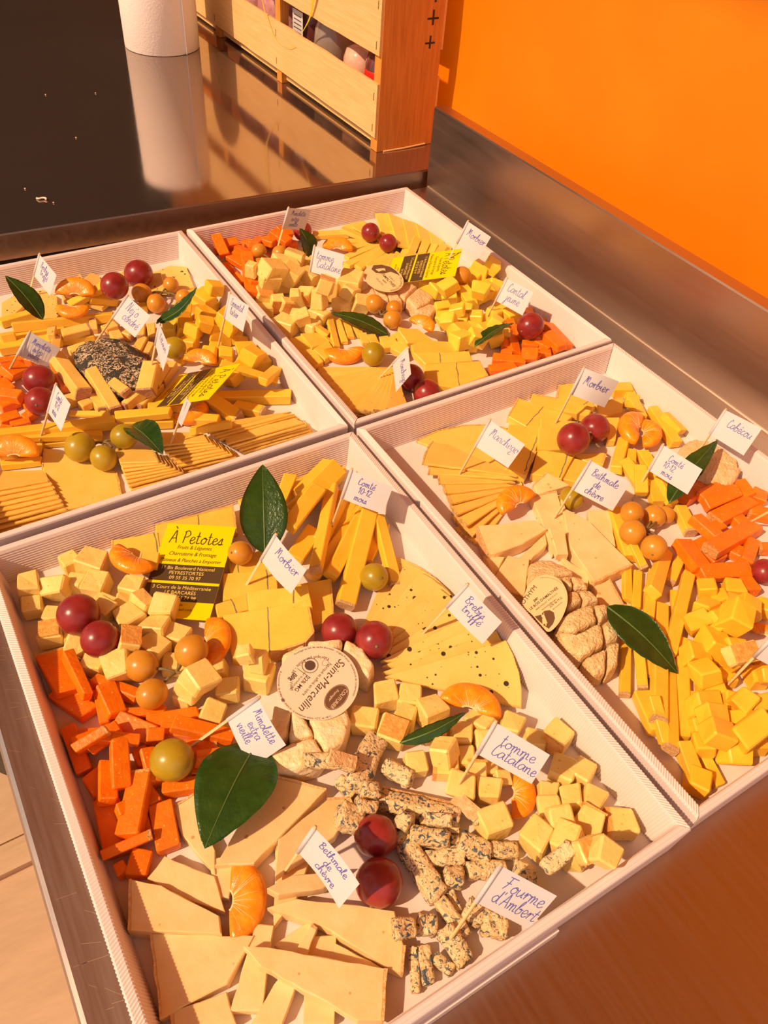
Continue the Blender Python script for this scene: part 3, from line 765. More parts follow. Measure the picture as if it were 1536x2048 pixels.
# ------------------------------------------------------------------ handwriting
def _gl():
    G = {}
    def a(ch, w, *st): G[ch] = (w, st)
    a('a', 1.0, [(.8, .9), (.4, 1), (.05, .55), (.15, .05), (.5, .1), (.8, .6), (.85, .95), (.84, .2), (1.05, .05)])
    a('b', .9, [(.0, .3), (.4, 1.7), (.28, 2), (.12, 1.3), (.1, .1), (.45, 0), (.75, .4), (.6, .85), (.35, .75), (.9, .8)])
    a('c', .8, [(.72, .8), (.45, 1), (.1, .65), (.12, .15), (.4, 0), (.85, .2)])
    a('d', 1.0, [(.78, .8), (.4, 1), (.05, .5), (.3, 0), (.7, .35), (.85, 1.9), (.82, .25), (1.05, .05)])
    a('e', .8, [(.05, .4), (.6, .6), (.6, .95), (.3, 1), (.08, .5), (.25, .05), (.55, 0), (.85, .3)])
    a('f', .65, [(.0, .5), (.45, 1.7), (.33, 2), (.22, 1.4), (.18, -.8), (.3, -.8), (.3, .3), (.7, .45)])
    a('g', .95, [(.78, .85), (.4, 1), (.1, .5), (.4, .05), (.8, .6), (.82, .9), (.75, -.7), (.4, -1), (.15, -.7), (.95, .15)])
    a('h', 1.0, [(.0, .4), (.38, 1.7), (.25, 2), (.13, 1.3), (.12, 0), (.2, .6), (.5, 1), (.72, .7), (.74, .1), (1.0, .1)])
    a('i', .5, [(.0, .4), (.22, 1), (.2, .15), (.5, .1)], [(.3, 1.45), (.36, 1.55)])
    a('ï', .6, [(.0, .4), (.22, 1), (.2, .15), (.55, .1)], [(.1, 1.5), (.15, 1.55)], [(.4, 1.5), (.45, 1.55)])
    a('j', .55, [(.3, 1), (.32, -.6), (.1, -1), (.0, -.6), (.55, .2)], [(.35, 1.45), (.4, 1.55)])
    a('l', .5, [(.0, .3), (.4, 1.7), (.28, 2), (.13, 1.4), (.15, .15), (.5, .1)])
    a('m', 1.3, [(.0, .8), (.12, .9), (.13, 0), (.2, .7), (.45, 1), (.56, .6), (.57, 0), (.65, .7), (.9, 1), (1.0, .6), (1.0, .1), (1.3, .1)])
    a('n', .9, [(.0, .8), (.12, .9), (.13, 0), (.2, .7), (.5, 1), (.64, .6), (.65, .1), (.95, .1)])
    a('o', .9, [(.5, 1), (.1, .65), (.15, .1), (.5, 0), (.78, .45), (.6, .95), (.4, .9), (.95, .75)])
    a('r', .7, [(.0, .5), (.2, 1), (.2, .0), (.25, .5), (.45, .95), (.75, .8)])
    a('s', .75, [(.0, .2), (.45, 1), (.5, .5), (.55, .15), (.3, 0), (.1, .15), (.8, .1)])
    a('t', .65, [(.25, 1.8), (.22, .2), (.4, 0), (.7, .2)], [(.0, 1.15), (.55, 1.2)])
    a('u', 1.0, [(.05, .95), (.1, .15), (.4, 0), (.72, .5), (.75, .95), (.74, .15), (1.0, .1)])
    a('v', .8, [(.05, .95), (.3, .05), (.4, .05), (.65, .95), (.85, .85)])
    a('x', .8, [(.05, .95), (.7, .0)], [(.7, .95), (.05, .0)])
    a('é', .8, *G['e'][1], [(.4, 1.3), (.68, 1.65)]); a('è', .8, *G['e'][1], [(.2, 1.65), (.5, 1.3)])
    a('M', 1.35, [(.0, .05), (.25, 1.5), (.2, 1.85), (.4, 1.8), (.5, .6), (.6, 1.5), (.85, 1.9), (.95, 1.4), (1.0, .3), (1.25, .1)])
    a('C', .95, [(.7, 1.5), (.6, 1.9), (.35, 1.8), (.1, .9), (.2, .1), (.6, 0), (1.0, .4)])
    a('B', 1.05, [(.3, 1.8), (.15, .0)], [(.0, 1.6), (.5, 1.95), (.85, 1.6), (.35, 1.05), (.9, .75), (.75, .1), (.1, .1)])
    a('F', 1.05, [(.0, 1.8), (1.15, 1.9)], [(.4, 1.85), (.3, .8), (.05, .0)], [(.05, 1.0), (.7, 1.05)])
    a('A', 1.1, [(.0, .0), (.35, 1.2), (.55, 1.95), (.75, 1.0), (1.0, .0)], [(.15, .7), (.85, .75)])
    a('À', 1.1, *G['A'][1], [(.25, 2.6), (.6, 2.2)])
    a('N', 1.15, [(.0, .0), (.2, 1.85), (.35, 1.8), (.75, .1), (.85, .2), (.95, 1.9)])
    a('E', .95, [(.8, 1.7), (.5, 1.95), (.2, 1.6), (.5, 1.1), (.1, .6), (.35, 0), (.95, .3)])
    a('T', .9, [(.0, 1.75), (.9, 1.9)], [(.5, 1.85), (.35, .2), (.5, 0)])
    a('P', .95, [(.2, 1.9), (.1, .0)], [(.0, 1.7), (.5, 1.95), (.85, 1.5), (.6, 1.0), (.15, .9)])
    a('1', .55, [(.0, 1.2), (.3, 1.8), (.28, .0)]); a('0', .9, [(.5, 1.8), (.1, 1.2), (.15, .2), (.5, 0), (.8, .6), (.7, 1.5), (.5, 1.8)])
    a('2', .85, [(.1, 1.4), (.4, 1.8), (.7, 1.4), (.4, .7), (.05, .05), (.85, .05)]); a('-', .6, [(.05, .8), (.5, .8)])
    a("'", .3, [(.15, 1.9), (.1, 1.5)]); a(' ', .6)
    a('L', .8, [(.4, 1.9), (.15, .5), (.1, .05), (.8, .05)])
    return G
GLY = _gl()
def written(text, slant=.12):
    """strokes of a handwritten word, x-height 1"""
    x = 0; S = []
    for ch in text:
        w, st = GLY.get(ch, (.6, ()))
        for s in st: S.append([(x + px + slant * py + RN.uniform(-.03, .03), py + RN.uniform(-.04, .04)) for px, py in s])
        x += w + .06
    return S, x
def ribbon(pts, width, f):
    """flat pen line; f maps (u, v) to a point on the paper"""
    pts = [np.array(p) for p in smoothpts([np.array([*p, 0.]) for p in pts], 4)]; V = []; F = []
    for i, p in enumerate(pts):
        d = pts[min(i + 1, len(pts) - 1)] - pts[max(i - 1, 0)]; d /= np.linalg.norm(d) + 1e-9; n = np.array([-d[1], d[0], 0]) * width / 2
        V += [f(*(p + n)[:2]), f(*(p - n)[:2])]
        if i: k = 2 * i; F.append((k - 2, k - 1, k + 1, k))
    return V, F
def flag(label, lines, TL, TR, BR, BLc, base, bend=.0, xh=.115, hp=.025, start=(.14, .34), step=.27, offs=(0, .06, .02)):
    P0 = hit(*base); tip = P0 - np.array([0, 0, .006])
    l_all = math.hypot(base[0] - TL[0], base[1] - TL[1]); l_fl = math.hypot(BLc[0] - TL[0], BLc[1] - TL[1])
    Lp = hp * l_all / l_fl
    d = ray(*TL); m_ = P0 - CAM; tca = (m_ @ d) / (d @ d); dist = np.linalg.norm(CAM + d * tca - P0)
    t = tca if dist >= Lp else tca - math.sqrt(Lp ** 2 - dist ** 2) / np.linalg.norm(d)
    A = CAM + d * t; pd = (A - P0); Lp = np.linalg.norm(pd); pd /= Lp
    Bq = A - pd * Lp * l_fl / l_all
    def corner(pix, org):
        r = ray(*pix); den = r @ pd; q = None
        if abs(den) > .12:
            q = CAM + r * (((org - CAM) @ pd) / den)
            if not .026 < np.linalg.norm(q - org) < .052: q = None
        if q is None:
            mm = org - CAM; tc_ = (mm @ r) / (r @ r); dm = np.linalg.norm(CAM + r * tc_ - org); Wd = max(.038, dm * 1.01)
            h = math.sqrt(max(0, Wd ** 2 - dm ** 2)) / np.linalg.norm(r); c1, c2 = CAM + r * (tc_ - h), CAM + r * (tc_ + h)
            q = c1 if abs((c1 - org) @ pd) < abs((c2 - org) @ pd) else c2
        return q
    C1, C2 = corner(TR, A), corner(BR, Bq)
    nrm = np.cross(C1 - A, Bq - A); nrm /= np.linalg.norm(nrm)
    if nrm @ (CAM - A) < 0: nrm = -nrm
    def f(u, v, off=0.):
        return A * (1 - u) * (1 - v) + C1 * u * (1 - v) + C2 * u * v + Bq * (1 - u) * v + nrm * (bend * math.sin(math.pi * u) * .01 + off)
    LM.append((BOX[0], P0, 'the ' + (label[label.index("'") + 1:label.rindex("'")] if "'" in label else 'blank') + ' flag'))
    e = empty('flag_pick', P0, label, 'flag', 'paper flags on toothpicks')
    mk('toothpick', *tube([tip, P0, A + pd * .0015], .0010, 8), 'toothpick', parent=e, smooth=True)
    V = []; F = []; n = 10
    for s in (0, 1):
        for i in range(n + 1): V += [f(i / n, 0, -.0001 * s), f(i / n, 1, -.0001 * s)]
    k0 = 2 * (n + 1)
    for i in range(n):
        a = 2 * i; F += [(a, a + 2, a + 3, a + 1), (k0 + a, k0 + a + 1, k0 + a + 3, k0 + a + 2)]
    pp = mk('paper', V, F, 'paper', parent=e, smooth=True)
    wrap = [A + pd * .0 + nrm * .0, Bq]; mk('paper_fold', *tube(wrap, .0014, 8), 'paper', parent=e, smooth=True)
    wpx = np.linalg.norm(C1 - A); hpx = np.linalg.norm(Bq - A); S = []
    xm = xh * hpx
    for li, tx in enumerate(lines):
        st, wd = written(tx); sx = min(xm, wpx * .80 / max(wd, 1)) / wpx; sy = xm / hpx * 1.05
        for s in st:
            pts = [(start[0] + offs[li % 3] + x * sx, start[1] + step * li - y * sy) for x, y in s]
            S.append(ribbon([(p[0] * wpx, p[1] * hpx) for p in pts], .00048, lambda a, b: f(min(.985, a / wpx), b / hpx, .00016)))
    if S: mk('handwriting', *join(S), 'ink', parent=pp)
    return e

# ------------------------------------------------------------------ printed matter
_tc = bpy.data.curves.new('type', 'FONT'); _to = bpy.data.objects.new('type', _tc); COL.objects.link(_to)
def printed(text, size, align='CENTER', shear=0., bold=0.):
    _tc.body = text; _tc.size = size; _tc.align_x = align; _tc.shear = shear; _tc.offset = bold; _tc.resolution_u = 3
    bpy.context.view_layer.update()
    me = bpy.data.meshes.new_from_object(_to.evaluated_get(bpy.context.evaluated_depsgraph_get()))
    V = [tuple(v.co) for v in me.vertices]; F = [tuple(p.vertices) for p in me.polygons]; bpy.data.meshes.remove(me)
    return V, F
def placed(VF, f): return [f(v[0], v[1]) for v in VF[0]], VF[1]
def card(label, TL, TR, BR, BLc, zs=None):
    best = None; z0 = zs or (.035, .02)
    rng = [np.arange(.008, .085, .006)] * 3
    for rnd_ in range(3):                        # pose of a 55 x 85 mm rectangle seen through its corners
        for za in rng[0]:
            a = at_z(*TL, za)
            for zb_ in rng[1]:
                b = at_z(*TR, zb_); e1 = abs(np.linalg.norm(a - b) - .055)
                for zc in rng[2]:
                    d = at_z(*BLc, zc); c = b + d - a; X, Y = topx(c)
                    e = e1 + abs(np.linalg.norm(a - d) - .085) + abs((b - a) @ (d - a)) / .055 + .00035 * math.hypot(X - BR[0], Y - BR[1]) + .05 * (abs(za - z0[0]) + abs(zc - z0[1]))
                    if c[2] < .006: e += .5 * (.006 - c[2])
                    if best is None or e < best[0]: best = (e, a, b, c, d, za, zb_, zc)
        st_ = .006 / 4 ** (rnd_ + 1); rng = [np.arange(-4, 5) * st_ + best[k] for k in (5, 6, 7)]
    e, a, b, c, d = best[:5]
    org = (a + b) / 2; ux = (b - a); ux /= np.linalg.norm(ux); uy = ((d + c) / 2 - org); uy -= ux * (uy @ ux); uy /= np.linalg.norm(uy)
    nn = np.cross(uy, ux); nn = nn if nn[2] > 0 else -nn
    def f(x, y, off=0.): return org + ux * x + uy * y + nn * off      # x from middle, y down, metres
    h = .0275
    cdo = mk('business_card', *rings([[f(-h, 0, -.0004), f(h, 0, -.0004), f(h, .085, -.0004), f(-h, .085, -.0004)], [f(-h, 0), f(h, 0), f(h, .085), f(-h, .085)]]),
             'card_yellow', label=label, cat='card', group='yellow business cards')
    q_ = [f(-h, 0), f(h, 0), f(h, .085), f(-h, .085)]; A_ = np.c_[np.ones(4), np.array(q_)[:, :2]]; k_ = np.linalg.lstsq(A_, np.array(q_)[:, 2], rcond=None)[0]
    stamp([p[:2] for p in q_], *k_)
    for y0, y1 in ((.0385, .0535), (.0558, .0708)):
        mk('dark_band', [f(-h, y0, .00008), f(h, y0, .00008), f(h, y1, .00008), f(-h, y1, .00008)], [(0, 1, 2, 3)], 'card_dark', parent=cdo)
    st, wd = written('À Petotes', .02); k = .043 / wd
    mk('title', *join([ribbon([((x - wd / 2) * k, .0185 - y * k * 1.1) for x, y in s], .0008, lambda p, q: f(p, q, .00015)) for s in st]), 'card_dark', parent=cdo)
    D = []; Gd = []
    for tx, y, sz in (('Fruits & Légumes', .0240, .0050), ('Charcuterie & Fromage', .0300, .0050), ('Plateaux & Planches à Emporter', .0360, .0047)):
        D.append(placed(printed(tx, sz, shear=.2), lambda p, q, y=y: f(p * .78, y - q, .00015)))
    for tx, y in (('11 Bis Boulevard National', .0430), ('PEYRESTORTES', .0474), ('09 55 35 70 97', .0518), ('3 Cours de la Méditerranée', .0603), ('LE BARCARÈS', .0647), ('54 74 98', .0691)):
        Gd.append(placed(printed(tx, .0042), lambda p, q, y=y: f(p * .95 + (.006 if tx == '54 74 98' else 0), y - q, .0002)))
    for tx, y in (('petotes', .0745), ('petotes@gmail.com', .0785)):
        D.append(placed(printed(tx, .0032), lambda p, q, y=y: f(p, y - q, .00015)))
    mk('small_print', *join(D), 'card_dark', parent=cdo, kind='stuff'); mk('address_print', *join(Gd), 'card_gold', parent=cdo, kind='stuff')
    return cdo
def bend_text(VF, rad, mid=math.pi / 2, sgn=1):
    """wrap a line of type round a circle of radius rad (outside reading)"""
    return [((rad + sgn * y) * math.cos(mid - sgn * x / rad), (rad + sgn * y) * math.sin(mid - sgn * x / rad), 0.) for x, y, z in VF[0]], VF[1]

# ================================================================== box A: blue cheese, mimolette, tomme, comte, morbier
BOX[0] = 'A'; IA = INBOX['A']
crop(0, 1000, 3.072)
TL_ = 'pale tomme cube in the pile left of the yellow card, ' + IA
TLR = 'tomme cube with orange rind in the pile left of the yellow card, ' + IA
GT = 'tomme cubes with the blue cheese'
cubes([(470, 520, 105, 10), (640, 655, 120, 20), (650, 700, 105, 30), (450, 840, 100, 0), (770, 950, 130, 10), (1050, 1010, 110, 0),
       (185, 545, 140, -8), (205, 660, 115, -10), (355, 545, 120, -8), (440, 390, 115, -25), (570, 400, 140, 15), (600, 530, 130, 10),
       (810, 545, 125, 10), (330, 720, 105, 5), (315, 830, 125, -10, 't'), (755, 640, 105, 5), 
       (790, 870, 125, 5, 't'), (470, 900, 120, 20, 'b'), (590, 1010, 135, 10), (740, 1030, 150, -15), (1190, 1060, 130, 10), (1330, 1040, 115, 0),
       (1130, 1215, 110, 20), (1170, 1140, 135, 40), (1240, 1190, 140, -30), (1405, 1170, 130, -5), (1310, 1310, 125, 20),
       (800, 740, 160, -30), (1090, 850, 120, 15), (950, 930, 140, 30)],
      'tomme', 'tomme_cube', TL_, 'cheese cube', GT, rlabel=TLR)
crop(400, 880, 3.072)
cubes([(360, 1460, 150, 12), (355, 1360, 105, 5), (290, 1430, 90, 5)], 'tomme', 'tomme_cube', TL_, 'cheese cube', GT)

# morbier slices
MB = 'yellow morbier slice with dark ash line, ' + IA; GMB = 'morbier slices with the blue cheese'
crop(0, 1000, 3.072)
slab([(950, 150), (1425, 30), (1445, 170), (960, 300)], .009, 'morbier', 'morbier_slice', MB, 'cheese slice', GMB, rind=(0, 1), vein=((1210, 85), (1220, 240)))
slab([(690, 245), (970, 195), (990, 330), (870, 360), (690, 310)], .009, 'morbier', 'morbier_slice', MB, 'cheese slice', GMB, rind=(4,), vein=((945, 200), (975, 335)))
slab([(870, 320), (980, 320), (965, 420), (850, 400)], .009, 'morbier', 'morbier_slice', MB, 'cheese slice', GMB, rind=(3,))
crop(400, 880, 3.072)
slab([(170, 740), (420, 660), (450, 800), (190, 850)], .009, 'morbier', 'morbier_slice', MB, 'cheese slice', GMB, vein=((225, 725), (240, 840)))
slab([(140, 820), (470, 790), (480, 930), (140, 990)], .009, 'morbier', 'morbier_slice', MB, 'cheese slice', GMB, vein=((405, 797), (420, 940)))
slab([(560, 890), (800, 850), (820, 1100), (640, 1150)], .009, 'morbier', 'morbier_slice', MB, 'cheese slice', GMB, rind=(1, 2))
slab([(290, 930), (660, 890), (690, 1020), (300, 1050)], .011, 'morbier', 'morbier_slice', MB, 'cheese slice', GMB, vein=((570, 900), (580, 1030)))
slab([(90, 1010), (285, 945), (300, 1040), (110, 1095)], .011, 'morbier', 'morbier_slice', MB, 'cheese slice', GMB, rind=(1,), vein=((190, 975), (225, 1060)))
slab([(140, 1075), (655, 985), (695, 1180), (640, 1240), (430, 1310), (200, 1340)], .011, 'morbier', 'morbier_slice', MB, 'cheese slice', GMB, rind=(1, 2, 3), vein=((415, 1027), (430, 1310)))

# comte sticks
CM = 'yellow comté stick in the heap behind the red grapes, ' + IA; GC = 'comte sticks with the blue cheese'
bars([(760, 90, 500, 330, 105), (640, 190, 420, 300, 85), (250, 420, 450, 350, 100), (800, 150, 600, 330, 80), (560, 260, 480, 460, 80), (850, 180, 560, 470, 115), (720, 430, 540, 640, 105),
      (700, 560, 580, 740, 105), (1130, 520, 1010, 760, 80, 'b'), (930, 390, 760, 690, 95), (990, 440, 690, 850, 85), (1010, 450, 800, 860, 90), (880, 330, 740, 620, 85), (1040, 450, 890, 1030, 105, 'b'),
      (815, 280, 710, 800, 75, 'b'), (1090, 470, 1200, 900, 75, 'b')],
     'comte', 'comte_stick', CM, 'cheese stick', GC, t=.78, maxtop=.046)

# truffled ewe's-milk slices
crop(0, 0, 1)
BT = 'peppered truffled slice fanned out by the right wall, ' + IA
fan(11, (735, 1252), (846, 1128), (772, 1352), (1040, 1338), 17, .003, 'brebis', 'truffle_slice', BT, 'cheese slice', 'truffled slices with the blue cheese', rind=False, damp=.7, pct=85)

# mimolette
ML = 'deep orange mimolette stick in the heap round the big leaf, ' + IA; GM = 'mimolette sticks with the blue cheese'
crop(0, 1000, 3.072)
bars([(340, 1180, 540, 1330, 125), (610, 1180, 650, 1390, 60), (320, 970, 440, 1195, 175, 'a'), (415, 945, 540, 1210, 65), (640, 1140, 720, 1330, 120), (560, 1065, 840, 1170, 80)],
     'mimolette', 'mimolette_stick', ML, 'cheese stick', GM, t=.0085, maxtop=.04)
crop(0, 1400, 3.072)
bars([(610, 630, 690, 970, 160), (860, 740, 900, 860, 100), (900, 560, 960, 660, 90), (560, 470, 640, 590, 120), (850, 310, 900, 420, 90), (380, 190, 480, 470, 95), (490, 225, 620, 215, 60),
      (730, 650, 760, 720, 60), (730, 1010, 760, 1080, 70), (450, 290, 700, 200, 110), (560, 350, 740, 205, 100), (1150, 310, 1330, 290, 110, 'b'), (1180, 430, 1340, 430, 90), (1200, 380, 1480, 340, 70),
      (580, 260, 860, 260, 70), (760, 100, 1020, 70, 60), (900, 150, 1230, 90, 95), (980, 190, 1330, 220, 90, 'b'), (1060, 140, 1440, 230, 85), (720, 130, 960, 230, 125), (500, 400, 700, 330, 60, 'b'), (660, 390, 660, 630, 110),
      (900, 300, 960, 520, 95), (900, 240, 1010, 240, 80), (755, 290, 755, 580, 110), (1000, 560, 1280, 510, 85, 'b'), (640, 990, 930, 860, 60, 'b'), (880, 930, 840, 1090, 130), (870, 460, 790, 840, 140, 'a'), (990, 650, 1040, 930, 140)],
     'mimolette', 'mimolette_stick', ML, 'cheese stick', GM, t=.0085, maxtop=.046)

# pale goat's-milk wedges
BE = "cream wedge of goat's tomme spread in the near corner, " + IA; GB = 'goat tomme wedges with the blue cheese'
K = dict(material='bethmale', name='goat_tomme_wedge', label=BE, cat='cheese wedge', group=GB, jit=.0004)
crop(200, 1600, 2.56)
slab([(370, 1080), (650, 980), (700, 1147), (380, 1200)], .008, rind=(3,), **K)
slab([(1060, 700), (1210, 690), (1200, 1147), (1040, 1147)], .006, **K)
slab([(1200, 730), (1450, 860), (1400, 930), (1190, 860)], .006, **K)
slab([(890, 740), (1090, 610), (1110, 680), (980, 800)], .006, **K)
slab([(560, 300), (700, 270), (660, 500), (580, 490)], .007, **K)
slab([(370, 40), (480, -30), (590, 260), (590, 380), (420, 180)], .007, rind=(0,), **K)
slab([(240, 400), (330, 285), (590, 390), (640, 570), (450, 510)], .008, **K)
slab([(250, 690), (780, 700), (640, 950), (480, 1030), (300, 1130)], .009, rind=(4,), **K)
slab([(145, 410), (300, 440), (600, 600), (610, 690), (390, 680), (140, 670)], .013, rind=(5,), **K)
slab([(900, 210), (1110, 200), (1010, 500), (890, 650)], .007, **K)
slab([(800, 630), (890, 640), (830, 1080), (665, 1080)], .008, **K)
slab([(1080, 640), (1110, 660), (930, 1147), (770, 1147)], .008, rind=(0,), **K)
crop(400, 1350, 3.072)
slab([(780, 765), (910, 755), (940, 810), (830, 990), (460, 1240), (480, 1010)], .008, rind=(0, 1), **K)
slab([(460, 625), (775, 705), (330, 1160), (90, 1170), (250, 900)], .011, rind=(0,), **K)
slab([(410, 1310), (560, 1230), (900, 1200), (760, 1310), (480, 1350)], .009, **K)
crop(0, 0, 1)
slab([(534, 1815), (592, 1797), (700, 1808), (790, 1822), (808, 1890), (803, 1946), (770, 1932), (640, 1850)], .010, rind=(4,), maxtop=.036, **K)
crop(200, 1600, 2.56)
slab([(740, 765), (860, 770), (1470, 880), (1455, 1147), (1330, 1147), (830, 870)], .009, rind=(2,), maxtop=.032, **K)

# tomme cubes by the front corner
TR1 = 'pale tomme cube in the pile by the front right corner, ' + IA; TR2 = 'tomme cube with orange rind by the front right corner, ' + IA
crop(700, 1150, 3.072)
K = dict(material='tomme', name='tomme_cube', label=TR1, cat='cheese cube', group=GT, rlabel=TR2)
cubes([(520, 980, 110, 0), (680, 990, 120, 0), (710, 1130, 100, 0), (860, 1190, 90, 0), (930, 1250, 85, 0), (1300, 1210, 140, 25),
       (90, 900, 140, 5), (215, 750, 135, -10), (365, 760, 120, 10), (340, 880, 125, 20), (500, 850, 145, -25), (800, 900, 140, 30), (990, 930, 130, 20), (830, 1030, 120, 0),
       (1140, 1020, 115, 10), (1300, 990, 140, 35, 'r'), (400, 1170, 115, -5), (590, 1190, 130, 0, 'a'), (575, 1090, 130, 8), (265, 975, 145, 20, 't'), (770, 1210, 110, 5, 'l'), (680, 1300, 155, 20), (850, 1330, 130, 8),
       (1210, 1340, 110, 10, 'r'), (1470, 1190, 140, 30)], **K)
crop(850, 1400, 2.793)
cubes([(690, 610, 130, 0), (380, 690, 165, -20), (735, 690, 130, -15), (930, 580, 130, 30), (830, 890, 110, 10, 't'), (815, 565, 120, 80), (910, 680, 145, 30, 'l'), (1085, 690, 145, 5, 'a'), (620, 780, 145, 40), (800, 800, 150, 25),
       (900, 860, 120, -20, 't'), (930, 970, 120, 30)], **K)

# round soft cheese in pieces, with its paper label
crop(400, 1350, 3.072)
c = empty('round_soft_cheese', at_z(640, 1420, FLOORZ), 'creamy round soft cheese cut in pieces under a printed paper disc', 'cheese')
for q in ([(455, 190), (560, 230), (545, 370), (415, 505), (425, 350)], [(565, 225), (655, 280), (700, 385), (560, 420), (545, 370)], [(660, 275), (890, 190), (930, 290), (890, 430), (770, 495), (705, 385)],
          [(415, 510), (560, 428), (705, 395), (770, 505), (725, 560), (600, 588), (480, 578)]):
    puff(q, .021, 'marcellin', c, name='cheese_piece', amp=.0006)
crop(400, 880, 3.072)
for q in ([(500, 1330), (640, 1265), (720, 1350), (500, 1470)], [(652, 1255), (880, 1235), (862, 1330), (725, 1345)], [(890, 1237), (1000, 1290), (1075, 1400), (1040, 1475), (960, 1430), (870, 1335)], [(540, 1470), (720, 1360), (870, 1340), (950, 1440), (900, 1640), (560, 1640)]):
    puff(q, .022, 'marcellin', c, name='cheese_piece', amp=.0006)

# blue cheese
BC = 'crumbly blue-veined cheese chunk round the red grapes, ' + IA; GF = 'blue cheese chunks'
crop(650, 1550, 3.072)
F1 = dict(material='fourme', name='blue_cheese_chunk', label=BC, cat='cheese chunk', group=GF, rough=.2, maxtop=.043)
bars([(580, 310, 820, 320, 100), (870, 590, 1110, 585, 95), (545, 405, 820, 425, 100), (1000, 455, 1180, 465, 100), (690, 1150, 800, 1230, 80), (740, 650, 815, 850, 60), (700, 760, 860, 1000, 105),
      (600, 1050, 640, 1290, 85), (545, 1060, 560, 1340, 65)], t=.8, **F1)
F2 = {k: v for k, v in F1.items()}
cubes([(150, 290, 140, 20), (240, 200, 110, 0), (500, 290, 95, 10), (790, 630, 105, 5), (920, 850, 125, 30), (1060, 960, 135, 10), (620, 930, 110, 0), (480, 940, 125, 0), (470, 400, 90, 30)], **F2)
bars([(620, 520, 850, 500, 105), (820, 420, 1000, 490, 130), (500, 430, 700, 760, 140), (1150, 580, 1290, 640, 115), (1320, 640, 1460, 530, 110), (760, 1000, 900, 1200, 135), (800, 160, 950, 290, 95, 't'), (330, 150, 830, 260, 120, 'l')], t=.8, **F1)
crop(400, 1350, 3.072)
bars([(640, 620, 840, 620, 95), (780, 500, 950, 545, 85, 't'), (850, 640, 940, 720, 85), (960, 800, 1080, 820, 85), (1130, 560, 1300, 650, 110), (1380, 900, 1536, 920, 80), (1290, 980, 1536, 1010, 90), (1090, 390, 950, 700, 140)], t=.85, **F1)
cubes([(1040, 720, 100, 10), (1250, 900, 100, 30)], **F2)

# ------------------------------------------------------------------ box D
BOX[0] = 'D'; ID = INBOX['D']
crop(720, 700, 3.072)
fan(9, (930, 930), (650, 1150), (965, 772), (420, 610), 13, .0024, 'manchego', 'manchego_slice', 'thin golden manchego slice in the left fan, ' + ID, 'cheese slice', 'manchego slices with the cabecou', damp=1.0, pct=90)
slab([(315, 520), (440, 462), (600, 428), (760, 425), (870, 450), (900, 700), (955, 780), (860, 720)], .0026, 'manchego', 'manchego_slice', 'broad top manchego slice under the Manchego flag, ' + ID, 'cheese slice', 'manchego slices with the cabecou', rind=(0, 1, 2, 3))
MD = 'morbier slice with dark ash line near the back wall, ' + ID; GD = 'morbier slices with the cabecou'
K = dict(material='morbier', name='morbier_slice', label=MD, cat='cheese slice', group=GD)
slab([(1210, 200), (1310, 190), (1430, 330), (1340, 340), (1200, 280)], .008, rind=(4,), vein=((1395, 290), (1350, 335)), **K)
slab([(1040, 255), (1230, 290), (1150, 360), (1025, 305)], .008, rind=(0,), vein=((1210, 288), (1140, 352)), **K)
slab([(1220, 290), (1430, 350), (1400, 410), (1160, 350)], .008, **K)
slab([(970, 290), (1300, 400), (1200, 480), (1010, 460), (905, 400)], .008, rind=(4,), vein=((1120, 342), (1015, 458)), **K)
slab([(1110, 420), (1340, 440), (1290, 510), (1110, 490)], .007, vein=((1330, 440), (1270, 505)), **K)
slab([(1100, 470), (1280, 500), (1260, 610), (1090, 610)], .008, **K)
slab([(915, 455), (1120, 480), (1080, 620), (1010, 770), (920, 740), (890, 600)], .009, rind=(2,), vein=((1105, 490), (1010, 745)), **K)
slab([(1280, 650), (1410, 690), (1330, 810), (1240, 790)], .008, **K)
slab([(1090, 610), (1320, 640), (1240, 790), (1050, 760)], .009, vein=((1275, 640), (1225, 785)), **K)
slab([(1310, 640), (1510, 630), (1490, 700), (1400, 690)], .008, rind=(1,), **K)
crop(1036, 740, 3.072)
slab([(490, 200), (650, 170), (640, 260), (500, 290)], .008, rind=(0,), **K)
slab([(530, 290), (625, 290), (600, 430), (550, 430)], .008, **K)
GW = 'goat tomme wedges with the cabecou'; BD = "cream wedge of goat's tomme beside the wrinkled oval cheese, " + ID
K = dict(material='bethmale', name='goat_tomme_wedge', label=BD, cat='cheese wedge', group=GW, jit=.0004)
crop(720, 700, 3.072)
slab([(760, 1260), (890, 1270), (830, 1390)], .007, **K)
slab([(1150, 750), (1290, 830), (1090, 890), (1070, 830)], .008, rind=(3,), **K)
slab([(1050, 900), (1210, 870), (1280, 1130), (1190, 1240), (1100, 1010)], .009, rind=(0,), **K)
slab([(960, 1290), (1140, 1130), (1150, 1190), (1050, 1290)], .008, **K)
slab([(830, 1390), (910, 1260), (1040, 1280), (1010, 1510), (920, 1480)], .011, rind=(3,), **K)
slab([(720, 1080), (1080, 1045), (1150, 1100), (1000, 1190), (830, 1250), (790, 1250)], .012, rind=(5,), **K)
crop(1036, 740, 3.072)
slab([(430, 860), (570, 860), (600, 1080), (440, 960)], .008, **K)
slab([(190, 970), (290, 980), (310, 1130), (240, 1130)], .008, **K)
slab([(250, 1130), (440, 1260), (430, 1340), (340, 1270)], .007, **K)
slab([(460, 1320), (560, 1280), (640, 1440), (500, 1440)], .007, rind=(1,), **K)
slab([(260, 770), (290, 850), (440, 930), (700, 1190), (470, 1300), (320, 1080)], .012, rind=(3,), **K)

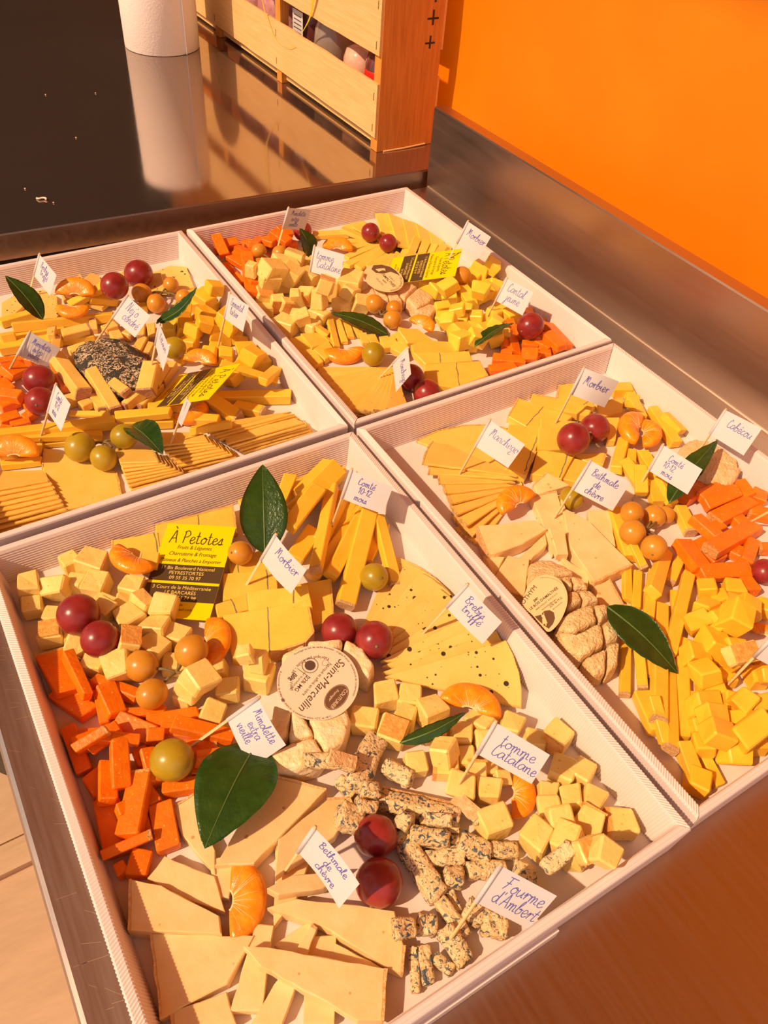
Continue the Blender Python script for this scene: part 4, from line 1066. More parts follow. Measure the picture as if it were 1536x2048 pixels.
CMD = 'yellow comté stick in the long central heap, ' + ID; GCD = 'comte sticks with the cabecou'
K = dict(material='comte', name='comte_stick', label=CMD, cat='cheese stick', group=GCD, t=.78, maxtop=.044)
crop(1036, 740, 3.072)
bars([(610, 110, 730, 110, 90), (660, 180, 740, 200, 85), (690, 500, 690, 640, 65), (650, 570, 770, 740, 80), (750, 600, 760, 760, 75), (600, 870, 690, 1160, 105), (820, 700, 860, 830, 80), (860, 680, 940, 840, 70), (760, 510, 880, 700, 75),
      (740, 100, 830, 280, 70), (830, 240, 980, 460, 70), (890, 290, 1000, 400, 60), (650, 440, 600, 620, 70), (700, 1070, 770, 1210, 50, 'b'), (990, 850, 1060, 1000, 80, 'b')], **K)
crop(950, 1050, 2.621)
bars([(870, 880, 960, 1090, 100), (930, 900, 1000, 1150, 60), (1080, 1200, 1130, 1300, 55), (1040, 350, 1060, 500, 50), (905, 360, 900, 800, 50, 'b'), (850, 560, 880, 860, 60, 'b'), (850, 250, 840, 440, 45), (790, 230, 795, 400, 45), (795, 430, 785, 890, 52, 'b'), (935, 250, 905, 500, 55), (1000, 140, 930, 360, 75), (1090, 140, 1020, 300, 50, 'b'),
      (1010, 700, 1020, 1180, 72, 'b'), (1080, 600, 1090, 1120, 66), (1140, 880, 1170, 1110, 56), (970, 420, 960, 1030, 72, 'b'), (1120, 260, 1020, 680, 66), (1090, 1140, 1160, 1330, 76, 'b'), (1180, 1160, 1310, 1400, 58)], **K)
MDm = 'deep orange mimolette stick heaped in front of the leaf, ' + ID
K = dict(material='mimolette', name='mimolette_stick', label=MDm, cat='cheese stick', group='mimolette sticks with the cabecou', t=.0085, maxtop=.046)
crop(1036, 740, 3.072)
bars([(1250, 1080, 1380, 1140, 100), (1360, 1330, 1450, 1330, 110), (1330, 950, 1390, 920, 80), (1430, 760, 1520, 800, 110), (1420, 870, 1536, 900, 95, 'a'), (1480, 1100, 1536, 1100, 70, 'a'), (1350, 700, 1420, 790, 80), (1060, 1180, 1080, 1290, 60),
      (1000, 1060, 1130, 1230, 135), (1090, 1050, 1240, 1180, 125), (1150, 1000, 1250, 960, 80), (1080, 910, 1230, 1030, 90, 'b'), (1000, 800, 1290, 620, 90), (1120, 800, 1300, 710, 100), (1130, 860, 1330, 770, 85), (1390, 1190, 1440, 1050, 80), (1200, 930, 1430, 810, 115, 'a'), (1110, 1260, 1410, 1240, 100), (1180, 1110, 1460, 960, 110, 'a')], **K)
K = dict(material='emmental', name='emmental_cube', label='golden emmental cube in the pile by the right edge, ' + ID, cat='cheese cube', group='emmental cubes with the cabecou', maxtop=.046)
crop(950, 1050, 2.621)
cubes([(1370, 520, 60, 0), (1350, 420, 90, 20), (1200, 530, 90, 0), (1155, 680, 105, 10), (1310, 800, 90, 0), (1230, 855, 115, -5), (1200, 1150, 105, 5), (1480, 1170, 90, 0), (1450, 960, 90, 10), (1180, 1050, 80, 0), (1500, 930, 90, 0), (1480, 800, 90, 0), (1510, 830, 80, 0), (1510, 700, 80, 0),
       (1285, 385, 80, -20), (1210, 345, 95, 0), (1350, 340, 95, 5), (1205, 445, 110, 25), (1145, 550, 95, 0), (1420, 445, 115, 25), (1510, 440, 90, 20), (1290, 495, 105, -20), (1315, 570, 125, 20), (1240, 640, 115, 20), (1415, 580, 105, 0), (1340, 720, 100, 15),
       (1205, 775, 115, -20), (1200, 940, 105, -3), (1335, 940, 105, 15), (1420, 900, 110, 25), (1390, 1060, 130, 0), (1245, 1005, 105, 5), (1270, 1090, 120, 15), (1500, 1060, 100, 0), (1395, 1150, 120, -30), (1420, 1270, 130, 5), (1215, 1400, 115, 25)], **K)
cubes([(1400, 670, 105, 0, 't')], 'tomme', 'tomme_cube', 'single tomme cube with orange rind among the emmental cubes', 'cheese cube', None)
# wrinkled oval goat cheese, scored into pieces
crop(1040, 1100, 6.98)
e = lump('oval_goat_cheese', 'wrinkled oval goat cheese scored in pieces, beside the big green leaf', 'cheese',
     [[(150, 130), (300, 60), (450, 75), (640, 205), (770, 330), (560, 365), (350, 380), (140, 420), (135, 280)], [(200, 420), (560, 385), (650, 600), (640, 860), (420, 960), (200, 800)], [(570, 390), (690, 372), (735, 560), (665, 590)], [(695, 370), (835, 375), (955, 570), (740, 565)],
      [(660, 610), (780, 600), (870, 750), (700, 860), (640, 870)], [(790, 595), (970, 585), (1110, 740), (890, 800)], [(520, 1010), (690, 890), (860, 830), (1000, 805), (1070, 1030), (730, 1200), (520, 1150)],
      [(1010, 795), (1190, 770), (1280, 900), (1110, 1030)], [(520, 1175), (730, 1215), (1080, 1060), (1125, 1080), (1195, 1300), (870, 1490), (640, 1370)], [(1130, 1045), (1290, 940), (1390, 1235), (1220, 1280)], [(880, 1500), (1205, 1360), (1230, 1660), (1060, 1700)], [(1225, 1290), (1400, 1260), (1400, 1560), (1250, 1670)]],
     .027, 'goat_rind', name='cheese_piece')
crop(1036, 740, 3.072)
e = lump('small_goat_cheese', 'flat round cabécou cheese cut in wedges under the Cabécou flag', 'cheese',
     [[(985, 490), (1040, 430), (1110, 405), (1150, 500), (1090, 560), (1000, 560)], [(1115, 405), (1230, 420), (1260, 490), (1160, 500)], [(1235, 425), (1330, 470), (1375, 530), (1270, 500)], [(1160, 510), (1260, 497), (1380, 540), (1385, 590), (1230, 570)], [(1090, 565), (1150, 510), (1225, 575), (1380, 600), (1330, 690), (1180, 690), (1080, 640)]],
     .017, 'goat_pale', name='cheese_piece')

# ------------------------------------------------------------------ box C
BOX[0] = 'C'; IC = INBOX['C']
crop(370, 380, 3.072)
K = dict(material='mimolette', name='mimolette_stick', label='orange mimolette stick in the left corner heap, ' + IC, cat='cheese stick', group='mimolette sticks with the cantal', t=.0075, maxtop=.042)
bars([(160, 350, 330, 340, 50), (190, 390, 330, 370, 60), (200, 370, 250, 440, 60), (250, 600, 370, 640, 50), (300, 560, 360, 620, 70), (240, 520, 330, 570, 80), (220, 470, 270, 510, 85), (280, 420, 360, 400, 70), (310, 350, 420, 400, 70), (340, 300, 430, 350, 60), (430, 280, 530, 320, 60),
      (490, 230, 580, 280, 75), (500, 330, 600, 260, 70), (420, 340, 470, 310, 60), (590, 320, 640, 350, 80), (620, 300, 680, 330, 60), (640, 420, 700, 430, 60), (480, 420, 560, 450, 70), (540, 350, 640, 380, 70), (280, 420, 400, 480, 90), (340, 440, 360, 600, 70), (380, 450, 430, 580, 60), (460, 550, 470, 620, 60)], **K)
K = dict(material='gouda', cat='cheese slice', group='pale slices with the cantal', name='ewe_cheese_slice', label='pale yellow ewe cheese slice fanned in the back right corner, ' + IC)
fan(9, (1195, 330), (1030, 200), (1255, 350), (1530, 270), 15, .0024, damp=1.0, rind=False, **K)
crop(750, 380, 3.072)
for q in ([(0, 140), (80, 140), (160, 335), (50, 310)], [(80, 140), (170, 175), (230, 355), (140, 335)], [(170, 175), (250, 200), (310, 360), (210, 355)], [(250, 200), (330, 250), (380, 365), (290, 358)], [(330, 250), (420, 310), (455, 375), (360, 375)]): slab(q, .004, **K)
crop(370, 380, 3.072)
K['t'] = .5; K['label'] = 'narrow pale cheese slice lying below the two red grapes, ' + IC
bars([(790, 280, 1000, 270, 60), (960, 270, 1100, 300, 50), (990, 320, 1130, 320, 45), (1000, 370, 1150, 330, 50), (990, 420, 1190, 340, 52), (990, 470, 1220, 360, 55), (1060, 485, 1240, 370, 52), (1130, 485, 1270, 390, 48), (1200, 485, 1290, 400, 48), (1260, 485, 1312, 405, 48), (1330, 500, 1330, 420, 46),
      (1310, 470, 1360, 370, 50), (1370, 460, 1420, 360, 50), (1430, 450, 1480, 355, 50), (1490, 440, 1535, 350, 50), (1540, 430, 1590, 340, 50), (1600, 420, 1640, 345, 50)], **K)
K = dict(material='tomme', name='tomme_cube', label='pale tomme cube in the tall left pile, ' + IC, cat='cheese cube', group='tomme cubes with the cantal', rlabel='tomme cube with orange rind in the tall left pile, ' + IC, maxtop=.05)
cubes([(520, 630, 80), (580, 580, 90), (480, 670, 95, 10, 't'), (490, 740, 80), (690, 780, 70), (830, 780, 90), (700, 560, 85), (600, 520, 105), (510, 550, 105, 10), (540, 500, 105, 0), (610, 470, 110, 0), (670, 510, 100, 10), (730, 440, 85, 0), (800, 490, 85), (760, 580, 80), (800, 560, 70), (1020, 600, 130, 10), (650, 600, 100, 10),
       (770, 740, 90, 0, 'a'), (740, 660, 85, 5, 'r'), (415, 600, 60, 0, None, 1.5), (560, 700, 65, 0, 'r', 1.5), (620, 710, 60, 0, 'r', 1.5), (690, 680, 72, 0, None, 1.7), (820, 640, 75, 0, None, 1.6), (890, 610, 90, 5, None, 1.4), (860, 740, 85, 5, 't'), (970, 710, 90), (1010, 690, 80), (1080, 700, 90), (620, 840, 105, 20), (720, 845, 80, -5)], **K)
K = dict(material='morbier', name='morbier_slice', label='yellow morbier piece left of the green grape, ' + IC, cat='cheese slice', group='morbier pieces with the cantal')
slab([(640, 910), (720, 890), (800, 970), (700, 990)], .007, **K)
slab([(710, 880), (830, 870), (880, 930), (780, 970)], .007, **K)
slab([(700, 985), (790, 970), (850, 1050), (800, 1080)], .007, **K)
slab([(780, 970), (880, 920), (930, 1000), (860, 1040)], .007, **K)
slab([(1310, 840), (1420, 860), (1500, 930), (1380, 960)], .007, **K)
bars([(800, 850, 880, 880, 50), (860, 910, 920, 960, 40), (880, 790, 930, 970, 42), (930, 790, 980, 940, 42), (990, 810, 1020, 910, 42), (1040, 830, 1080, 900, 42), (1090, 890, 1110, 950, 45), (1140, 900, 1170, 960, 55), (1220, 910, 1260, 970, 55), (1280, 910, 1380, 960, 75)], t=.6, **K)
for fa in ((8, (1195, 1085), (815, 1125), (1245, 1085), (1030, 1355)), (7, (1250, 1085), (1075, 1370), (1290, 1080), (1300, 1350))): fan(*fa, 9, .0024, 'manchego', 'manchego_slice', 'thin manchego slice in the front fan, ' + IC, 'cheese slice', 'manchego slices with the cantal', damp=1.0, pct=90)
crop(750, 380, 3.072)
K['label'] = 'broad morbier slice with ash line by the front wall, ' + IC
slab([(30, 910), (120, 895), (150, 960), (50, 970)], .007, **K)
slab([(140, 850), (260, 850), (380, 940), (200, 940)], .007, **K)
slab([(120, 920), (210, 960), (170, 1010), (95, 970)], .007, **K)
slab([(220, 950), (300, 920), (450, 930), (560, 990), (240, 1010)], .007, **K)
slab([(240, 1000), (580, 990), (600, 1050), (310, 1070)], .008, vein=((395, 1000), (400, 1060)), **K)
slab([(300, 1070), (640, 1050), (690, 1140), (490, 1215), (310, 1190)], .008, rind=(1,), vein=((500, 1062), (520, 1205)), **K)
slab([(420, 500), (560, 480), (600, 560), (430, 580)], .008, **K)
slab([(180, 390), (420, 380), (440, 470), (200, 500)], .006, **K)
K = dict(material='cantal', name='cantal_cube', label='bright yellow cantal cube in the pile round the Cantal flag', cat='cheese cube', group='cantal cubes', maxtop=.046)
cubes([(580, 570, 80), (640, 520, 105), (700, 560, 80), (760, 570, 60), (650, 650, 65), (500, 670, 60), (560, 750, 70), (600, 860, 70), (680, 810, 60), (590, 960, 60), (480, 900, 60), (790, 900, 70), (530, 810, 80), (320, 600, 80), (390, 630, 85), (460, 620, 80), (525, 600, 78), (640, 620, 85), (730, 610, 80), (565, 655, 85), (440, 680, 82), (700, 670, 78),
       (505, 740, 82), (410, 740, 85), (650, 690, 84), (630, 730, 82), (425, 790, 78), (725, 780, 84), (770, 740, 78), (840, 780, 78), (620, 790, 82), (455, 810, 82), (530, 860, 90), (670, 860, 76), (755, 850, 90), (720, 900, 70), (440, 880, 85), (530, 930, 90), (625, 930, 95)], **K)
K = dict(material='mimolette', name='mimolette_stick', label='orange mimolette stick heaped round the single red grape, ' + IC, cat='cheese stick', group='mimolette sticks with the cantal', t=.0075, maxtop=.042)
bars([(780, 950, 830, 970, 70), (770, 1000, 840, 1010, 60), (820, 820, 850, 870, 50), (930, 740, 1000, 750, 70), (1050, 790, 1070, 860, 60), (1180, 860, 1230, 950, 50), (870, 850, 900, 920, 60), (930, 1050, 1000, 1010, 60), (1080, 950, 1120, 990, 60), (700, 1110, 860, 1090, 75), (900, 950, 1000, 960, 50), (1010, 1000, 1080, 1010, 60),
      (900, 1010, 1000, 1020, 85), (960, 920, 1080, 980, 70), (1050, 880, 1150, 980, 75), (1090, 820, 1220, 960, 80), (830, 860, 860, 1010, 70), (720, 1040, 920, 1060, 65)], **K)
crop(370, 380, 3.072)
lump('goat_log', 'small pale goat cheese log sliced in pieces under an oval label', 'cheese',
     [[(1075, 610), (1150, 575), (1175, 640), (1090, 675)], [(1160, 600), (1225, 615), (1255, 690), (1180, 685)], [(1235, 640), (1300, 640), (1340, 690), (1260, 705)], [(1120, 560), (1260, 560), (1330, 600), (1240, 640), (1160, 600)], [(1290, 640), (1370, 560), (1430, 590), (1350, 680)], [(1355, 680), (1440, 595), (1535, 650), (1500, 690), (1420, 740)], [(1405, 745), (1500, 695), (1560, 700), (1500, 775)]],
     .017, 'goat_pale', name='cheese_piece', amp=.0006)

# ------------------------------------------------------------------ box B
BOX[0] = 'B'; IB = INBOX['B']
crop(0, 480, 3.84)
K = dict(material='brebis', name='truffle_slice', label='peppered truffled slice along the back wall, ' + IB, cat='cheese slice', group='truffled slices with the ash cheese')
for q in ([(0, 470), (200, 350), (240, 440), (100, 560), (0, 600)], [(430, 330), (560, 260), (600, 330), (470, 440)], [(500, 320), (600, 230), (700, 430), (600, 450)], [(460, 350), (660, 190), (720, 210), (800, 420), (740, 460), (640, 430)], [(780, 290), (860, 250), (830, 460), (760, 440)], [(860, 250), (990, 180), (1050, 300), (900, 320)], [(1170, 250), (1330, 190), (1450, 200), (1510, 360), (1270, 400)], [(1100, 280), (1230, 230), (1280, 400), (1120, 400)], [(200, 400), (330, 380), (440, 430), (450, 600), (340, 610)]):
    slab(q, .004, **K)
K = dict(material='comte', name='comte_stick', label='long comté stick in the back row behind the ash-coated cheese', cat='cheese stick', group='comte sticks with the ash cheese', t=.8, maxtop=.042)
bars([(0, 840, 480, 770, 95), (0, 760, 500, 680, 70), (470, 770, 730, 740, 80), (690, 480, 900, 460, 80), (1420, 440, 1536, 410, 70), (550, 560, 850, 490, 70), (900, 560, 1130, 520, 70), (0, 720, 110, 700, 85), (100, 690, 880, 600, 90), (0, 640, 290, 560, 80)], **K)
K = dict(material='mimolette', name='mimolette_stick', label='orange mimolette stick by the left red grapes, ' + IB, cat='cheese stick', group='mimolette sticks with the ash cheese', t=.0085, maxtop=.042)
bars([(430, 970, 520, 1150, 85), (130, 1190, 200, 1230, 70), (200, 1250, 240, 1330, 60), (200, 930, 260, 950, 40), (0, 940, 200, 920, 60), (0, 990, 60, 1060, 110), (0, 1100, 80, 1180, 110), (0, 1460, 100, 1470, 60), (90, 1440, 240, 1400, 65), (180, 1380, 280, 1330, 75), (0, 1400, 150, 1350, 90), (0, 1300, 150, 1230, 100), (0, 1200, 160, 1180, 90), (50, 1060, 180, 980, 130)], **K)
# ash cheese
cc = at_z(*g(880, 985), FLOORZ + .012); p1 = at_z(*g(700, 830), FLOORZ + .012); p2 = at_z(*g(1050, 1150), FLOORZ + .012)
u = (p2 - p1); Ls = np.linalg.norm(u) / 2 * 1.12; u /= np.linalg.norm(u); v = np.array([-u[1], u[0], 0]); V, F = [], []
ws = .030; nu, nv = 48, 24
for i in range(nv + 1):
    th = math.pi * i / nv
    for j in range(nu):
        ph = 2 * math.pi * j / nu
        q = np.array([math.cos(th), math.sin(th) * math.cos(ph), math.sin(th) * math.sin(ph)]); q = np.sign(q) * np.abs(q) ** .8
        gr = .0022 * math.exp(-((q[1] - .15) / .07) ** 2) * (q[2] > .2) + .0015 * math.exp(-((q[0] - .55) / .06) ** 2) * (q[2] > .2)
        n_ = .0012 * noise.noise(Vector(q * 5)) + .0006 * noise.noise(Vector(q * 14))
        p = np.array([cc[0], cc[1], FLOORZ + .0125]) + u * q[0] * (Ls + n_) + v * q[1] * (ws + n_) + np.array([0, 0, q[2] * (.0135 + n_) - gr]); p[2] = max(p[2], FLOORZ)
        V.append(p)
for i in range(nv):
    for j in range(nu):
        k = (j + 1) % nu; F.append((i * nu + j, (i + 1) * nu + j, (i + 1) * nu + k, i * nu + k))
mk('ash_goat_cheese', V, F, 'ash_rind', smooth=True, label='oval goat cheese with speckled black ash rind, ringed by rinded sticks', cat='cheese')
stamp([(cc + u * Ls * .9 * math.cos(a) + v * ws * .9 * math.sin(a))[:2] for a in np.linspace(0, 6.283, 20)[:-1]], .022, 0, 0)
K = dict(material='noire', name='rinded_cheese_stick', label='cheese stick with brown rind end, laid round the ash-coated cheese', cat='cheese stick', group='rinded sticks round the ash cheese', t=.85, rind='b', maxtop=.042)
bars([(490, 780, 700, 740, 75), (540, 870, 680, 830, 85), (800, 700, 900, 660, 70), (720, 700, 720, 650, 60), (410, 810, 410, 725, 65), (430, 890, 450, 800, 65), (620, 1290, 700, 1250, 80), (500, 1250, 690, 1190, 95), (720, 1200, 800, 1320, 85), (580, 930, 690, 1150, 85), (430, 890, 640, 1180, 105), (690, 990, 890, 1310, 95),
      (880, 1180, 990, 1265, 80), (1230, 1120, 1060, 1290, 80), (1090, 1170, 950, 1280, 85), (1330, 960, 1230, 1110, 80), (1260, 970, 1170, 1110, 80), (1170, 960, 1120, 1190, 115), (1090, 650, 1080, 760, 60), (1160, 660, 1170, 770, 60), (1110, 770, 1050, 880, 75), (1165, 800, 1120, 890, 60), (880, 720, 920, 790, 85), (960, 720, 1020, 740, 80)], **K)
crop(250, 480, 3.268)
K = dict(material='emmental', name='emmental_cube', label='golden emmental cube round the Emmental flag, ' + IB, cat='cheese cube', group='emmental cubes with the ash cheese', maxtop=.046)
bars([(440, 400, 570, 350, 45), (470, 420, 600, 370, 45)], 'emmental', 'emmental_cube', K['label'], 'cheese cube', K['group'], t=.8)
cubes([(330, 560, 80), (360, 780, 60), (470, 600, 60), (620, 520, 70), (640, 430, 60), (760, 640, 70), (800, 660, 60), (700, 900, 90), (760, 900, 90), (600, 720, 90), (550, 690, 90), (560, 390, 80), (480, 420, 95), (380, 520, 105), (300, 590, 100), (390, 590, 100), (420, 680, 100), (530, 460, 85), (600, 460, 85), (480, 540, 95), (540, 550, 100), (450, 590, 90), (530, 640, 90),
       (660, 760, 90), (680, 840, 105), (620, 600, 115), (690, 660, 115), (910, 810, 105), (830, 860, 105), (800, 740, 110)], **K)
K = dict(material='manchego', name='manchego_slice', cat='cheese slice', group='manchego slices with the ash cheese', damp=1.0, pct=88, maxtop=.040)
crop(0, 700, 3.413)
shingle(9, [(-80, 1180), (430, 1080), (470, 1120), (-60, 1270)], [(-80, 830), (290, 815), (330, 890), (-70, 960)], .0022, label='thin manchego slice shingled in the left stack, ' + IB, rind=(1,), **K)
shingle(9, [(880, 930), (1260, 820), (1300, 860), (900, 985)], [(780, 670), (1040, 680), (1080, 760), (820, 770)], .0022, label='thin manchego slice shingled under the drooping leaf, ' + IB, rind=(1,), **K)
shingle(9, [(1210, 800), (1600, 690), (1640, 740), (1260, 840)], [(1060, 560), (1380, 560), (1420, 620), (1100, 650)], .0022, label='thin manchego slice shingled by the edge-on flag, ' + IB, rind=(3,), **K)
slab([(300, 665), (560, 745), (790, 830), (830, 1000), (440, 1090), (360, 1090), (290, 800)], .003, label='broad manchego slice in front of the green grape cluster', rind=(6, 2), **K)
crop(250, 480, 3.268)
shingle(10, [(780, 1390), (740, 1330), (1190, 1190), (1235, 1250)], [(540, 1260), (560, 1200), (1010, 1130), (1090, 1120)], .0022, label='thin manchego slice shingled into the front right corner, ' + IB, rind=(0,), **K)
K = dict(material='comte', name='comte_stick', label='long comté stick in the front row before the ash-coated cheese', cat='cheese stick', group='comte sticks with the ash cheese', t=.8, maxtop=.044)
bars([(330, 1170, 620, 1180, 65), (430, 1245, 700, 1215, 60), (150, 1100, 420, 1090, 60), (640, 960, 1000, 980, 50), (720, 1090, 900, 1130, 75, 'b'), (600, 1030, 1110, 1020, 85), (930, 970, 1020, 890, 70), (0, 1150, 300, 1130, 50), (0, 1200, 320, 1190, 80)], **K)
crop(0, 700, 3.413)
bars([(0, 660, 300, 640, 75), (0, 720, 290, 690, 70), (10, 790, 285, 760, 60), (300, 640, 560, 620, 60), (480, 440, 760, 450, 40), (130, 600, 560, 560, 70), (180, 650, 700, 590, 60), (0, 585, 790, 480, 90), (800, 500, 1180, 490, 80)], **K)
crop(250, 480, 3.268)
bars([(550, 1040, 740, 1170, 85, 'b')], **K)

# ================================================================== fruit, leaves, labels, cards, flags
crop(0, 0, 1)
BOX[0] = 'A'
cluster([(283, 1332, 33), (304, 1388, 31), (383, 1302, 33)], 'grape_amber', 'three amber grapes on a stem between tomme cubes and mimolette', centre=(352, 1345))
grape(157, 1229, 42, 'grape_red', 'larger of two red grapes on the tomme cubes beside the yellow card')
grape(200, 1278, 38, 'grape_red', 'darker, smaller of two red grapes on the tomme cubes beside the yellow card')
grape(679, 1262, 37, 'grape_red', 'light red grape behind the round paper-labelled cheese')
grape(749, 1280, 39, 'grape_red', 'dark red grape between the paper-labelled cheese and truffled slices')
grape(752, 1672, 43, 'grape_red', 'bright red grape on the blue cheese, upper of two')
grape(758, 1765, 48, 'grape_red', 'dark red grape resting against the blue cheese, lower of two')
grape(344, 1520, 43, 'grape_green', 'big olive green grape on the mimolette heap')
grape(481, 1106, 25, 'grape_amber', 'small amber grape on the morbier behind the yellow card')
grape(748, 1154, 29, 'grape_green', 'olive grape beside comté sticks and truffled slices', pole=(.1, -.6, .5))
mandarin(258, 1125, 100, 140, 'mandarin segment on the morbier left of the yellow card', roll=.2)
mandarin(945, 1398, 118, -75, 'mandarin segment on the truffled slices')
mandarin(1045, 1590, 100, 10, 'mandarin segment under the Tomme Catalane flag of the blue cheese box')
mandarin(492, 1798, 150, -5, 'long mandarin segment on the cream goat wedges')
crop(400, 880, 3.072)
leaf((400, 700), (385, 150), 290, 'upright pointed green leaf between morbier and comté sticks', zb=.020, zt=.058, fold=.15)
crop(400, 1350, 3.072)
leaf((360, 490), (45, 1135), 480, 'broad dark green leaf lying across mimolette and goat wedges', fold=.06, arch=.006)
crop(700, 1150, 3.072)
leaf((295, 1105), (690, 920), 105, 'narrow twisted green leaf among tomme cubes, seen edge-on', roll=.9, fold=.2)
BOX[0] = 'D'
crop(0, 0, 1)
cluster([(1147, 878, 33), (1189, 857, 31)], 'grape_red', 'pair of red grapes on the morbier slices of the Cabécou box', centre=(1178, 888))
cluster([(1331, 1030, 18), (1264, 1026, 23), (1308, 1033, 23), (1265, 1065, 26), (1308, 1095, 26)], 'grape_amber', 'bunch of five amber grapes on the long comté sticks', centre=(1290, 1064))
grape(1143, 997, 24, 'grape_green', 'green grape behind the Bethmale flag of the Cabécou box')
grape(1528, 1143, 25, 'grape_red', 'dark red grape on the mimolette of the Cabécou box')
mandarin(1026, 1000, 90, -140, 'plump mandarin segment showing its veined back by the manchego fan', roll=.25, wide=1.3, pith=12)
mandarin(1260, 856, 92, 195, 'left half of a paired mandarin among comté sticks', roll=.2, wide=1.3, pith=12)
mandarin(1300, 870, 80, 10, 'right half of a paired mandarin among comté sticks', roll=.2, wide=1.3, pith=12)
mandarin(1530, 1262, 60, -80, 'mandarin segment among the emmental cubes')
crop(950, 1050, 2.621)
leaf((690, 430), (1060, 782), 250, 'broad dark leaf lying over long comté sticks by the oval cheese', fold=.08)
crop(1036, 740, 3.072)
leaf((915, 850), (1210, 465), 170, 'green leaf standing up behind the Comté flag before the cabécou', zb=.010, zt=.028, roll=-.4)
BOX[0] = 'C'
crop(0, 0, 1)
cluster([(518, 502, 15), (560, 507, 16), (520, 533, 17)], 'grape_amber', 'amber grapes on the mimolette in the left corner of the Cantal box', centre=(542, 522))
cluster([(749, 608, 19), (788, 618, 17), (785, 639, 19)], 'grape_amber', 'three amber grapes in front of the sliced goat log', centre=(762, 630))
grape(741, 465, 19, 'grape_red', 'brighter of two red grapes on the pale ewe cheese fan')
grape(776, 486, 18, 'grape_red', 'darker of two red grapes on the pale ewe cheese fan')
grape(605, 462, 19, 'grape_red', 'red grape half hidden behind the Mimolette flag by the back wall')
grape(1061, 652, 27, 'grape_red', 'single red grape on mimolette beside the Cantal flag')
grape(822, 755, 27, 'grape_red', 'red grape touching the turned-away Manchego flag')
grape(854, 786, 28, 'grape_red', 'red grape against the front wall by the broad morbier slice')
grape(747, 709, 24, 'grape_green', 'glossy green grape beside a mandarin segment above the manchego fan')
grape(924, 551, 18, 'grape_amber', 'amber grape tucked under the yellow card near the Cantal cubes')
mandarin(676, 494, 58, -75, 'mandarin segment standing behind the Tomme Catalane flag of the Cantal box', roll=.5)
mandarin(690, 706, 78, 75, 'mandarin segment left of the glossy green grape', roll=-.3)
mandarin(847, 648, 56, -30, 'mandarin segment between goat log and cantal cubes', roll=.3)
crop(370, 380, 3.072)
leaf((1250, 892), (895, 755), 150, 'dark pointed leaf in front of amber grapes in the Cantal box', fold=.1)
leaf((760, 430), (705, 255), 150, 'dark leaf standing by the Mimolette flag of the Cantal box', zb=.022, zt=.05, roll=.3)
crop(750, 380, 3.072)
leaf((600, 1042), (836, 898), 105, 'slim green leaf between morbier and mimolette in the Cantal box', roll=-.3)
BOX[0] = 'B'
crop(0, 0, 1)
cluster([(284, 587, 20), (312, 607, 19), (342, 570, 16), (367, 595, 16)], 'grape_amber', 'amber grapes on a stem beside the Néj\'o flag', centre=(325, 585))
cluster([(160, 894, 30), (207, 916, 26), (248, 873, 26)], 'grape_green', 'three olive green grapes on a stem over the manchego slices', centre=(206, 886))
grape(229, 572, 27, 'grape_red', 'darker of two red grapes on the truffled slices of the ash cheese box')
grape(277, 548, 28, 'grape_red', 'brighter of two red grapes on the truffled slices of the ash cheese box')
grape(79, 760, 31, 'grape_red', 'red grape under the Mimolette flag of the ash cheese box')
grape(81, 803, 30, 'grape_red', 'red grape touching the Comté flag of the ash cheese box')
grape(348, 696, 23, 'grape_green', 'green grape behind the narrow flag beside the ash-coated cheese')
mandarin(154, 584, 76, -60, 'upper of two mandarin segments before the truffled slices', roll=.6)
mandarin(143, 618, 62, 110, 'lower of two mandarin segments before the truffled slices', roll=-.35)
mandarin(403, 719, 66, -60, 'mandarin segment behind the tilted yellow card of the ash cheese box', roll=.4)
mandarin(387, 826, 74, 40, 'mandarin segment in front of the tilted yellow card of the ash cheese box', roll=-.3, wide=1.2)
mandarin(32, 902, 92, -70, 'mandarin segment left of the olive grape cluster', roll=.5)
crop(0, 480, 3.84)
leaf((330, 612), (40, 275), 175, 'long green leaf leaning by the Brebis flag of the ash cheese box', zt=.05, fold=.3)
leaf((1200, 640), (1512, 365), 160, 'curved green leaf beside the amber grapes of the ash cheese box', zb=.03, zt=.062, fold=.2, arch=-.006)
crop(0, 700, 3.413)
leaf((915, 610), (1130, 812), 210, 'drooping glossy leaf beside the olive grape cluster', fold=.45)

# ------------------------------------------------------------------ cards and round labels
crop(0, 0, 1)
BOX[0] = 'A'
card('yellow card lying flat with readable text beside tomme cubes and morbier', (336.6, 1046.5), (472, 1054), (415, 1245), (271, 1231), zs=(.035, .016))
crop(0, 1000, 3.072)
cubes([(880, 640, 110, 35), (965, 805, 135, 8), (1010, 655, 135, 5)], 'tomme', 'tomme_cube', TL_, 'cheese cube', GT)
crop(0, 0, 1)
mandarin(432, 1288, 118, 0, 'mandarin segment at the foot of the yellow card', roll=.35)
BOX[0] = 'C'
card('yellow card turned sideways behind the cantal cubes', (924, 497), (910, 552), (826, 569), (800, 514), zs=(.045, .028))
BOX[0] = 'B'
card('yellow card tilted sideways beside the ash-coated cheese', (479, 729), (420, 795), (296, 814), (357, 752), zs=(.046, .03))

